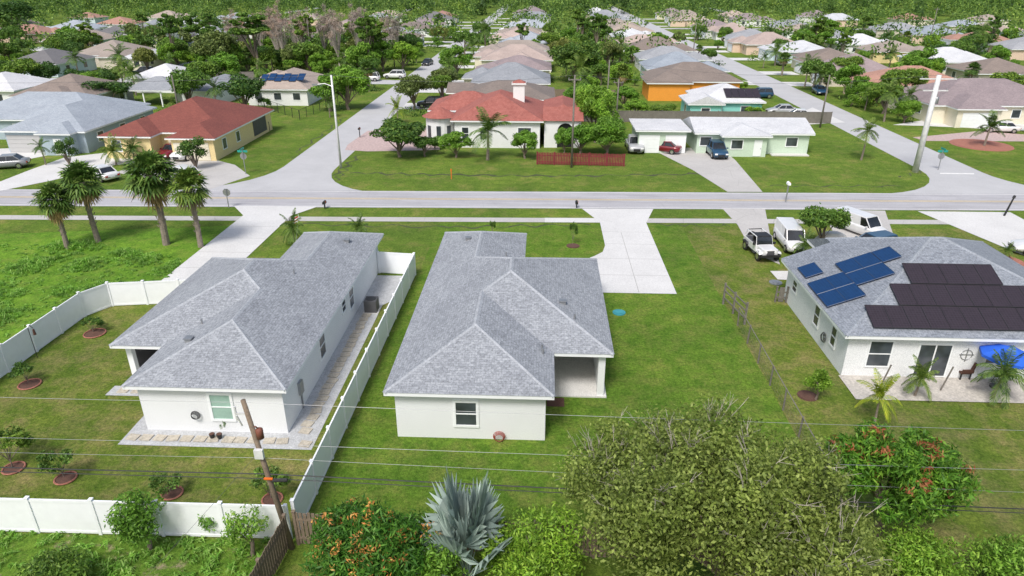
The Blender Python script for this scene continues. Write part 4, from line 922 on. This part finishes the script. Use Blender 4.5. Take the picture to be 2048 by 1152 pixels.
def sign(px, yb, yt, label, green=True):
    b = P(px, yb); h = hgt(b, yt); root = thing('street_sign', label, 'sign', b); MB().tube([b, b+Vector((0, 0, h))], .045, 6).build('post', 'metal_grey', root)
    if green: MB().box(b.x-.55, b.y-.02, b.z+h-.25, b.x+.55, b.y+.02, b.z+h-.02).box(b.x-.02, b.y-.5, b.z+h+.0, b.x+.02, b.y+.5, b.z+h+.22).build('name_plate', 'sign_green', root)
    zz = h-.7 if green else h-.35
    MB().hexa([(b.x+.38*math.cos(a), b.y+.05, zz+.38*math.sin(a)) for a in [R(22.5+45*i) for i in range(8)]], [(b.x+.38*math.cos(a), b.y+.075, zz+.38*math.sin(a)) for a in [R(22.5+45*i) for i in range(8)]]).build('sign_plate', 'metal_grey', root)
sign(492, 348, 300, 'street name sign above the back of a stop sign, left corner'); sign(1876, 340, 300, 'street name sign by the tall steel pole'); sign(458, 416, 378, 'back of an octagonal sign beside the left driveway', False)
def mailbox(px, yb, yt, label, mat='black', post='black'):
    b = P(px, yb); h = hgt(b, yt); root = thing('mailbox', label, 'mailbox', b); MB().box(b.x-.05, b.y-.05, 0, b.x+.05, b.y+.05, h-.25).build('post', post, root)
    arc = [(.13*math.cos(a), .13*math.sin(a)) for a in [i*math.pi/6 for i in range(7)]]
    sec = [(-.13, -.14)]+[(-x, z) for x, z in arc]+[(.13, -.14)]
    MB().hexa([(b.x+x, b.y-.28, h-.12+z) for x, z in sec], [(b.x+x, b.y+.28, h-.12+z) for x, z in sec]).build('box', mat, root); MB().box(b.x+.13, b.y-.1, h-.15, b.x+.15, b.y-.06, h+.02).build('flag', 'orange', root)
mailbox(650, 417, 402, 'black mailbox at the roadside by the left driveway'); mailbox(1153, 416, 402, 'black mailbox at the roadside by the middle driveway'); mailbox(1571, 405, 364, 'white mailbox on tall post across the road', 'trim_white', 'metal_grey'); mailbox(720, 275, 255, 'black mailbox beside the left street')
b = P(2008, 432); tag(MB().tube([b, b+Vector((.35, 0, 1.7))], [.09, .07], 6).tube([b+Vector((.35, 0, 1.7)), b+Vector((.4, 0, 1.95))], [.13, .1], 6).build('bollard', 'black'), 'black leaning post at the right end of the sidewalk', 'post')
b = P(903, 358); tag(MB().tube([b, b+Vector((0, 0, .9))], .05, 6).tube([b+Vector((0, 0, .9)), b+Vector((0, 0, 1.1))], .08, 6).build('marker_post', 'orange'), 'small orange marker post on the grass before the villa', 'marker')
b = P(1238, 626); tag(MB().disc((b.x, b.y, .0), .42, .42, .07).disc((b.x, b.y, .07), .3, .3, .04).build('septic_lid', 'teal_lid'), 'teal round lid in the grass right of the middle house', 'lid')
b = P(1551, 566); tag(MB().disc((b.x, b.y, .0), .45, .45, .07).disc((b.x, b.y, .07), .25, .25, .04).build('septic_lid', 'metal_grey'), 'grey round lid in the grass beside the solar house', 'lid')
b = P(75, 715); r_ = thing('feeder_pole', 'black shepherd hook with hanging feeder in the left yard', 'garden hook', b)
MB().tube([b, b+Vector((0, 0, 1.9)), b+Vector((.15, 0, 2.1)), b+Vector((.3, 0, 1.9))], .02, 5).build('hook', 'black', r_); MB().tube([b+Vector((.3, 0, 1.5)), b+Vector((.3, 0, 1.85))], [.08, .05], 8).build('feeder', 'wicker', r_)
S('gravel_strip', [(-19.6, 25.2), (-10.4, 25.2), (-10.4, 40.5), (-9.7, 41.5), (-9.7, 45.4), (-11.9, 45.4), (-11.9, 26.4), (-18.8, 26.4), (-19.6, 26.4)], .02, 'gravel')
S('gravel_strip', [(-22.6, 29.2), (-19.6, 29.2), (-19.6, 26.4), (-18.8, 26.4), (-18.8, 30.1), (-22.6, 30.1)], .024, 'gravel')
S('mulch_strip', rect(.5, 29.2, 1.4, 30.0), .02, 'mulch')
proto = None
stones = [(-19.2+i*.66, 25.75) for i in range(12)]+[(-11.15, 26.6+i*.56) for i in range(24)]+[(-21.9, 29.65), (-21.1, 29.65), (-10.8, 25.6)]
for i, (x, y) in enumerate(stones):
    if proto is None: proto = MB().box(-.27, -.22, 0, .27, .22, .04).build('stepping_stone', 'stone'); o = proto
    else: o = proto.copy(); COL.objects.link(o)
    o.location = (x+rnd.uniform(-.05, .05), y, .03); o.rotation_euler = (0, 0, rnd.uniform(-.2, .2)); tag(o, 'square tan stepping stone in the gravel beside the left house', 'stepping stone', 'stepping stones around the left house')
b = Vector((-10.9, 39.6, 0)); ac = thing('air_conditioner', 'grey air conditioner unit beside the left house wall', 'air conditioner', b)
MB().box(-11.4, 39.15, .02, -10.4, 40.05, .08).build('pad', 'concrete_slab', ac); MB().box(-11.3, 39.2, .08, -10.5, 40, .9).build('case', 'dark_grey', ac); MB().disc((-10.9, 39.6, .9), .32, .32, .03).build('fan_grille', 'black', ac)
def coil(c, r_, label, mat, side='S'):
    q = MB()
    for j in range(4):
        rr = r_*(1-.1*j); q.tube([(c[0]+(rr*math.cos(a) if side == 'S' else -.03*j), c[1]+(rr*math.cos(a) if side != 'S' else -.04*j), c[2]+rr*math.sin(a)) for a in [i*math.pi/8 for i in range(17)]], .016, 5)
    return tag(q.build('garden_hose', mat), label, 'hose')
coil((-16.2, 26.3, 1.0), .22, 'black hose coiled on the rear wall of the left house', 'black'); coil((-1.75, 26.25, .28), .28, 'dark red hose coil against the middle house', 'hose_red'); coil((16.55, 35.6, .9), .3, 'black hose coil on the side wall of the solar house', 'black', 'W')
for i, x in enumerate((-15.35, -15.0)):
    pr_ = thing('flower_pot', ['dark plant pot left of its pair below the window', 'dark plant pot right of its pair below the window'][i], 'pot', (x, 25.85, 0.05)); MB().tube([(x, 25.85, .02), (x, 25.85, .28)], [.09, .14], 10).build('pot', 'black', pr_); MB().disc((x, 25.85, .28), .12, .12, .02, 12).build('soil', 'mulch', pr_)
T('shrubA', 450, 862, 838, 'small potted plant by the left house rear wall', 16, 'plant')
def chair(x, y, rz, lb):
    r_ = thing('wicker_chair', lb, 'chair'); MB().box(-.32, -.3, .35, .32, .3, .45).build('seat', 'wicker', r_); MB().hexa([(-.32, .25, .45), (.32, .25, .45), (.32, .33, .45), (-.32, .33, .45)], [(-.3, .38, 1.0), (.3, .38, 1.0), (.3, .44, .98), (-.3, .44, .98)]).build('backrest', 'wicker', r_)
    for s_ in (-1, 1):
        MB().box(s_*.36-.05, -.3, .45, s_*.36+.05, .3, .65).build('armrest', 'wicker', r_)
        for t_ in (-1, 1): MB().box(s_*.28-.03, t_*.26-.03, 0, s_*.28+.03, t_*.26+.03, .35).build('leg', 'black', r_)
    r_.location = (x, y, .05); r_.rotation_euler = (0, 0, rz)
b = P(1790, 732); chair(b.x, b.y, .3, 'dark wicker chair beside the sliding door'); b = P(1922, 755); chair(b.x, b.y, -1.5, 'dark wicker chair right of the patio, below the ornament'); b = P(2010, 752); chair(b.x, b.y, 1.2, 'dark wicker chair under the blue parasol')
b = P(1742, 734); wg = thing('garden_wagon', 'black folding wagon below the window of the solar house', 'wagon'); wg.location = (b.x, b.y, .05)
w_ = MB(); w_.box(-.55, -.3, .22, .55, -.27, .6).box(-.55, .27, .22, .55, .3, .6).box(-.55, -.27, .22, -.52, .27, .6).box(.52, -.27, .22, .55, .27, .6).box(-.52, -.27, .22, .52, .27, .26)
def loc_build(mb_, n_, m_, root):
    for i in range(len(mb_.v)): mb_.v[i] = tuple(Vector(mb_.v[i])+root.location)
    return mb_.build(n_, m_, root)
loc_build(w_, 'tub', 'dark_grey', wg)
for s_ in (-1, 1):
    for t_ in (-1, 1): loc_build(MB().tube([(s_*.42, t_*.32, .13), (s_*.42, t_*.38, .13)], .13, 10), 'wheel', 'rubber', wg)
loc_build(MB().tube([(.55, 0, .3), (1.0, 0, .7)], .02, 5), 'handle', 'black', wg)
b = P(2016, 702, 2.25); b = Vector((b.x, b.y, 0)); um = thing('parasol', 'bright blue open parasol on the patio at the right edge', 'parasol', (b.x, b.y, 0)); MB().tube([b, b+Vector((0, 0, 2.4))], .03, 6).build('pole', 'metal_grey', um)
cn = MB(); top_ = b+Vector((0, 0, 2.55)); rim = [b+Vector((1.25*math.cos(i*math.pi/4), 1.25*math.sin(i*math.pi/4), 2.05)) for i in range(8)]
for i in range(8): cn.poly([rim[i], rim[(i+1) % 8], top_]); e0, e1 = rim[i], rim[(i+1) % 8]; cn.poly([e0-Vector((0, 0, .15)), e1-Vector((0, 0, .15)), e1, e0])
cn.build('canopy', 'blue_cloth', um); MB().disc((b.x, b.y, .05), .3, .3, .08).build('base', 'dark_grey', um)
for i, (px, yb, yt) in enumerate(((1758, 778, 728), (1880, 782, 720))):
    b = P(px, yb); tag(MB().tube([b, b+Vector((.3, 0, 1.5))], .04, 6).build('leaning_post', 'wood_grey'), ['leaning grey post left of the small patio palm', 'leaning grey post right of the small patio palm'][i], 'post')
b = P(1662, 490); q = MB(); rg = random.Random(3)
rings = [[(b.x+(1.6-.35*j)*math.cos(a)*(1+.12*rg.random()), b.y+(1.0-.2*j)*math.sin(a), [0, .5, .9, 1.1][j]) for a in [i*math.pi/7 for i in range(14)]] for j in range(4)]
tag(q.loft(rings).build('tarp_cover', 'tarp'), 'cream tarpaulin heap by the solar house roof', 'tarp')
b = P(592, 482); fl = thing('house_flag', 'small striped flag on a pole at the front of the left house', 'flag', (b.x, b.y, 0)); MB().tube([b, b+Vector((.5, 0, 2.3))], .02, 5).build('pole', 'trim_white', fl)
for i in range(5): MB().hexa([(b.x-.1+.05*i, b.y, 1.35+i*.13), (b.x+.35+.03*i, b.y, 1.55+i*.13), (b.x+.35+.03*i, b.y+.02, 1.55+i*.13), (b.x-.1+.05*i, b.y+.02, 1.35+i*.13)], [(b.x-.1+.05*i, b.y, 1.47+i*.13), (b.x+.35+.03*i, b.y, 1.67+i*.13), (b.x+.35+.03*i, b.y+.02, 1.67+i*.13), (b.x-.1+.05*i, b.y+.02, 1.47+i*.13)]).build('stripe', 'lamp_red' if i % 2 == 0 else 'trim_white', fl)

# ------------------------------------------------------------------ cars (front = +Y)
CARS = {}
def wheels(root, hw, yf, yr, r_=.34):
    for s_ in (-1, 1):
        for y in (yf, yr):
            x0, x1 = s_*(hw-.2), s_*(hw+.015)
            o = MB().tube([(x0, y, r_), (x1-.03*s_, y, r_), (x1, y, r_)], [r_, r_, r_*.93], 18).build('wheel', 'rubber', root)
            MB().tube([(x1-.02*s_, y, r_), (x1+.012*s_, y, r_)], r_*.6, 12).build('rim', 'chrome', o)
            MB().loft([[(s_*(hw+e), y+rr*math.cos(a), r_+rr*math.sin(a)) for a in [i*math.pi/10 for i in range(11)]] for e, rr in ((.004, r_*1.18), (-.1, r_*1.1))], False).build('wheel_arch', 'black', root)
def carproto(kind):
    root = thing('car', 'car', 'car')
    P_ = dict(sedan=dict(L=4.6, hw=.91, sh=.95, top=1.43, c=(-1.75, 1.05, -1.1, .25), hood=.80, tail=.93), suv=dict(L=4.6, hw=.94, sh=1.08, top=1.72, c=(-2.15, 1.1, -1.85, .3), hood=.98, tail=1.02),
              hatch=dict(L=4.1, hw=.88, sh=.98, top=1.5, c=(-1.95, 1.1, -1.5, .35), hood=.85, tail=.95), van=dict(L=5.3, hw=.96, sh=1.15, top=1.98, c=(-2.58, 1.7, -2.52, 1.0), hood=1.05, tail=1.15),
              pickup=dict(L=5.4, hw=.98, sh=1.1, top=1.8, c=(-.75, 1.35, -.6, .6), hood=1.05, tail=1.1))[kind]
    L, hw, sh = P_['L'], P_['hw'], P_['sh']; yb_, yf_, tb, tf = P_['c']; l2 = L/2
    st = [(-l2, .80, .5, P_['tail']-.18), (-l2+.1, .95, .33, P_['tail']), (-l2+.7, 1, .25, sh), (0, 1, .22, sh), (yf_, 1, .22, sh-.02), (l2-.55, .97, .25, P_['hood']), (l2-.12, .9, .32, P_['hood']-.12), (l2, .76, .45, P_['hood']-.28)]
    rings = []
    for y, f, zb, zs in st:
        w = hw*f; rings.append([(-w*.86, y, zb), (w*.86, y, zb), (w, y, zb+.14), (w, y, zs-.2), (w*.95, y, zs-.05), (w*.8, y, zs), (0, y, zs+.03), (-w*.8, y, zs), (-w*.95, y, zs-.05), (-w, y, zs-.2), (-w, y, zb+.14)])
    MB().loft(rings).build('body', 'paint', root, True)
    tp = P_['top']; cw, tw_ = hw*.87, hw*(.70 if kind != 'van' else .82)
    g = MB().hexa([(-cw, yb_, sh-.06), (cw, yb_, sh-.06), (cw, yf_, sh-.06), (-cw, yf_, sh-.06)], [(-tw_, tb, tp), (tw_, tb, tp), (tw_, tf, tp), (-tw_, tf, tp)])
    g.build('windows', 'car_glass', root)
    rf = MB().loft([[(-tw_*1.04*k_, tb-.04+.1*(1-k_), z), (tw_*1.04*k_, tb-.04+.1*(1-k_), z), (tw_*1.04*k_, tf+.04-.1*(1-k_), z), (-tw_*1.04*k_, tf+.04-.1*(1-k_), z)] for k_, z in ((1, tp-.04), (1, tp+.015), (.88, tp+.05))])
    for s_ in (-1, 1):
        for (ya, yt) in ((yb_, tb), (yf_, tf)): rf.tube([(s_*cw, ya, sh-.05), (s_*tw_, yt, tp-.01)], .05, 5)
        for fr in (.5,): ya = yb_+(yf_-yb_)*fr; yt = tb+(tf-tb)*fr; rf.tube([(s_*cw*1.005, ya, sh-.05), (s_*tw_*1.01, yt, tp-.01)], .045, 4)
        if kind == 'van':
            rf.hexa([(s_*cw*.9, yb_+.02, sh-.05), (s_*(cw+.02), yb_+.02, sh-.05), (s_*(cw+.02), .55, sh-.05), (s_*cw*.9, .55, sh-.05)], [(s_*tw_*.9, tb, tp-.02), (s_*(tw_+.03), tb, tp-.02), (s_*(tw_+.03), .4, tp-.02), (s_*tw_*.9, .4, tp-.02)])
    rf.build('roof_panel', 'paint', root)
    if kind == 'pickup': MB().box(-hw*.78, -l2+.15, sh-.02, hw*.78, -.85, sh+.045).build('bed', 'black', root)
    for s_ in (-1, 1):
        MB().box(s_*hw*.5, l2-.13, P_['hood']-.36, s_*hw*.84, l2+.005, P_['hood']-.2).build('headlight', 'lamp_white', root)
        MB().box(s_*hw*.55, -l2-.005, P_['tail']-.32, s_*hw*.86, -l2+.12, P_['tail']-.16).build('taillight', 'lamp_red', root)
        MB().box(s_*(hw-.02), yf_-.35, sh-.02, s_*(hw+.17), yf_-.2, sh+.12).build('mirror', 'paint', root)
    MB().box(-hw*.42, l2-.08, .38, hw*.42, l2+.01, P_['hood']-.34).build('grille', 'black', root)
    MB().box(-.25, -l2-.012, .55, .25, -l2+.1, .68).build('number_plate', 'trim_white', root)
    wheels(root, hw, l2-.85, -l2+.85, .34 if kind in ('sedan', 'hatch') else .38); CARS[kind] = [root, False]
for k_ in ('sedan', 'suv', 'hatch', 'van', 'pickup'): carproto(k_)
def car(kind, px, py, rz, col, label, s=1):
    e = CARS[kind]
    if not e[1]: o = e[0]; e[1] = True
    else: o = copy_tree(e[0])
    o.name = {'van': 'delivery_van', 'pickup': 'pickup_truck'}.get(kind, 'parked_car'); b = P(px, py); o.location = (b.x, b.y, .03); o.rotation_euler = (0, 0, R(rz)); o['label'] = label; o['category'] = 'van' if kind == 'van' else 'car'
    o.scale = (s, s, s)
    for ch in o.children: ch.color = (*col, 1)
WH = (.78, .78, .78); BK = (.015, .017, .02); NV = (.02, .07, .14); RD = (.18, .01, .02); GR = (.25, .26, .28); SV = (.45, .46, .48)
car('van', 1578, 492, 178, WH, 'white van beside the white off-road car, near the driveway', .84); car('van', 1718, 466, 208, WH, 'white van parked behind the round tree on the right drive', .84)
car('hatch', 1742, 506, 110, NV, 'dark blue car partly hidden by the solar house roof'); car('sedan', 2085, 508, 80, WH, 'white car cut off at the right edge on the drive')
car('pickup', 1268, 300, 180, SV, 'white pickup in front of the green garage'); car('sedan', 1325, 304, 62, RD, 'dark red sedan before the green garage'); car('suv', 1432, 312, 182, NV, 'navy blue suv before the low green house')
car('sedan', 348, 312, 170, RD, 'dark red car in the yellow house drive'); car('suv', 378, 316, 170, WH, 'white suv right of the dark red car, yellow house drive'); car('suv', 402, 302, 180, BK, 'black car near the yellow house garage')
car('sedan', 15, 336, 110, GR, 'grey open car at the left edge'); car('sedan', 205, 358, 60, WH, 'white car on the curved drive behind the fan palms'); car('hatch', 368, 360, 60, WH, 'white car behind the fan palm crown by the side street')
car('suv', 738, 162, 90, WH, 'white car on the cross street, left of the pair'); car('suv', 790, 157, 85, WH, 'white car on the cross street, right of the pair'); car('suv', 862, 215, 95, BK, 'black car at the villa row corner'); car('sedan', 855, 130, 170, BK, 'black car up the left street')
car('suv', 1518, 196, 95, NV, 'blue car behind the turquoise house'); car('sedan', 1562, 228, 90, SV, 'silver car by the green house end, nearer the house'); car('sedan', 1592, 238, 80, WH, 'white car by the right street, beside the silver car')
car('sedan', 1638, 188, 175, NV, 'dark car parked across the right street'); car('sedan', 1742, 194, 90, BK, 'dark car in the drive before the mauve roofed house'); car('suv', 1848, 232, 90, BK, 'black suv in the cream house drive, left'); car('sedan', 1890, 238, 90, BK, 'black sedan in the cream house drive, right'); car('sedan', 1998, 264, 80, WH, 'white car near the porch house, right edge')
car('sedan', 165, 158, 60, WH, 'white car in the far left yards'); car('suv', 290, 150, 80, BK, 'dark car before the small white gabled house'); car('sedan', 1700, 102, 90, WH, 'white car in the far right rows'); car('sedan', 1560, 130, 0, SV, 'silver car far up beside the right street'); car('sedan', 1010, 62, 90, WH, 'white car far up the left street')
jp = thing('offroad_car', 'white open off-road car with black bumper on the old drive', 'car'); J = lambda m_, n_, mt, sm=False: m_.build(n_, mt, jp, sm)
bd = MB().box(-.8, -1.95, .55, .8, .55, 1.12).box(-.66, .55, .6, .66, 1.75, 1.1).box(-.6, 1.75, .62, .6, 1.8, 1.08); bo = J(bd, 'body', 'paint')
hd = J(MB().loft([[(-.62*k_, .56, z), (.62*k_, .56, z), (.58*k_, 1.74, z-.03), (-.58*k_, 1.74, z-.03)] for k_, z in ((1, 1.1), (.92, 1.17))]), 'hood', 'paint')
for s_ in (-1, 1):
    for y in (1.3, -1.3): o = J(MB().hexa([(s_*.66, y-.5, .78), (s_*.98, y-.5, .72), (s_*.98, y+.5, .72), (s_*.66, y+.5, .78)], [(s_*.66, y-.38, .92), (s_*.98, y-.36, .86), (s_*.98, y+.36, .86), (s_*.66, y+.38, .92)]), 'fender', 'black' if y < 0 else 'paint'); o.color = (*WH, 1)
    J(MB().tube([(s_*.42, 1.79, .92), (s_*.42, 1.84, .92)], .12, 12), 'headlight', 'lamp_white'); J(MB().box(s_*.8, .35, 1.12, s_*1.0, .5, 1.32), 'mirror', 'black')
    J(MB().tube([(s_*.7, .5, 1.1), (s_*.66, .25, 1.78), (s_*.66, -1.7, 1.78), (s_*.7, -1.9, 1.1)], .045, 6), 'roll_bar', 'paint').color = (*WH, 1)
for y in (.25, -.75, -1.7): J(MB().tube([(-.66, y, 1.78), (.66, y, 1.78)], .04, 6), 'roll_bar', 'black')
J(MB().box(-.62, -.75, 1.8, .62, .24, 1.83), 'soft_top', 'black'); J(MB().hexa([(-.7, .5, 1.14), (.7, .5, 1.14), (.7, .53, 1.14), (-.7, .53, 1.14)], [(-.66, .26, 1.75), (.66, .26, 1.75), (.66, .29, 1.75), (-.66, .29, 1.75)]), 'windscreen', 'car_glass')
J(MB().box(-.72, -1.85, 1.121, .72, .45, 1.14), 'interior', 'dark_grey')
for s_ in (-.36, .36): J(MB().box(s_-.25, -.6, 1.14, s_+.25, -.45, 1.6).box(s_-.25, -.45, 1.14, s_+.25, 0, 1.25), 'seat', 'black')
J(MB().box(-.85, 1.85, .5, .85, 2.0, .7), 'bumper', 'black'); J(MB().box(-.34, 1.8, .68, .34, 1.815, 1.04), 'grille', 'dark_grey'); J(MB().tube([(0, -1.96, 1.0), (0, -2.2, 1.0)], .4, 16), 'spare_wheel', 'rubber')
wheels(jp, .9, 1.3, -1.3, .42); bo.color = hd.color = (*WH, 1)
b = P(1520, 510); jp.location = (b.x, b.y, .03); jp.rotation_euler = (0, 0, R(188)); jp.scale = (.9, .9, .9)

for k_, e in list(PH.items())+[(a, [b_[0], 0, 0, b_[1]]) for a, b_ in CARS.items()]:
    if not e[3]:
        for ch in list(e[0].children_recursive): bpy.data.objects.remove(ch)
        bpy.data.objects.remove(e[0])
# ------------------------------------------------------------------ camera, light
cam = bpy.data.cameras.new('camera'); cam.lens = 24; cam.sensor_width = 36; cam.clip_end = 3000; co = link(bpy.data.objects.new('camera', cam))
co.location = (0, 0, H); co.rotation_euler = (R(90)-PT, 0, YW); scene.camera = co
el, az = R(54), R(200)
sd_ = Vector((math.sin(az)*math.cos(el), math.cos(az)*math.cos(el), math.sin(el)))
sun = bpy.data.lights.new('sun', 'SUN'); sun.energy = 2.8; sun.angle = R(16); sun.color = (1, .98, .95); so = link(bpy.data.objects.new('sun', sun)); so.rotation_euler = sd_.to_track_quat('Z', 'Y').to_euler()
wd = bpy.data.worlds.new('World'); scene.world = wd; wd.use_nodes = True; nt = wd.node_tree; sk = nt.nodes.new('ShaderNodeTexSky'); sk.sky_type = 'NISHITA'; sk.sun_disc = False
sk.sun_elevation = el; sk.sun_rotation = az; sk.dust_density = 4.0; sk.air_density = 1.2; sk.ozone_density = .8; nt.links.new(sk.outputs[0], nt.nodes['Background'].inputs[0]); nt.nodes['Background'].inputs[1].default_value = .15
scene.view_settings.view_transform = 'Standard'; scene.view_settings.look = 'None'; scene.view_settings.exposure = 0
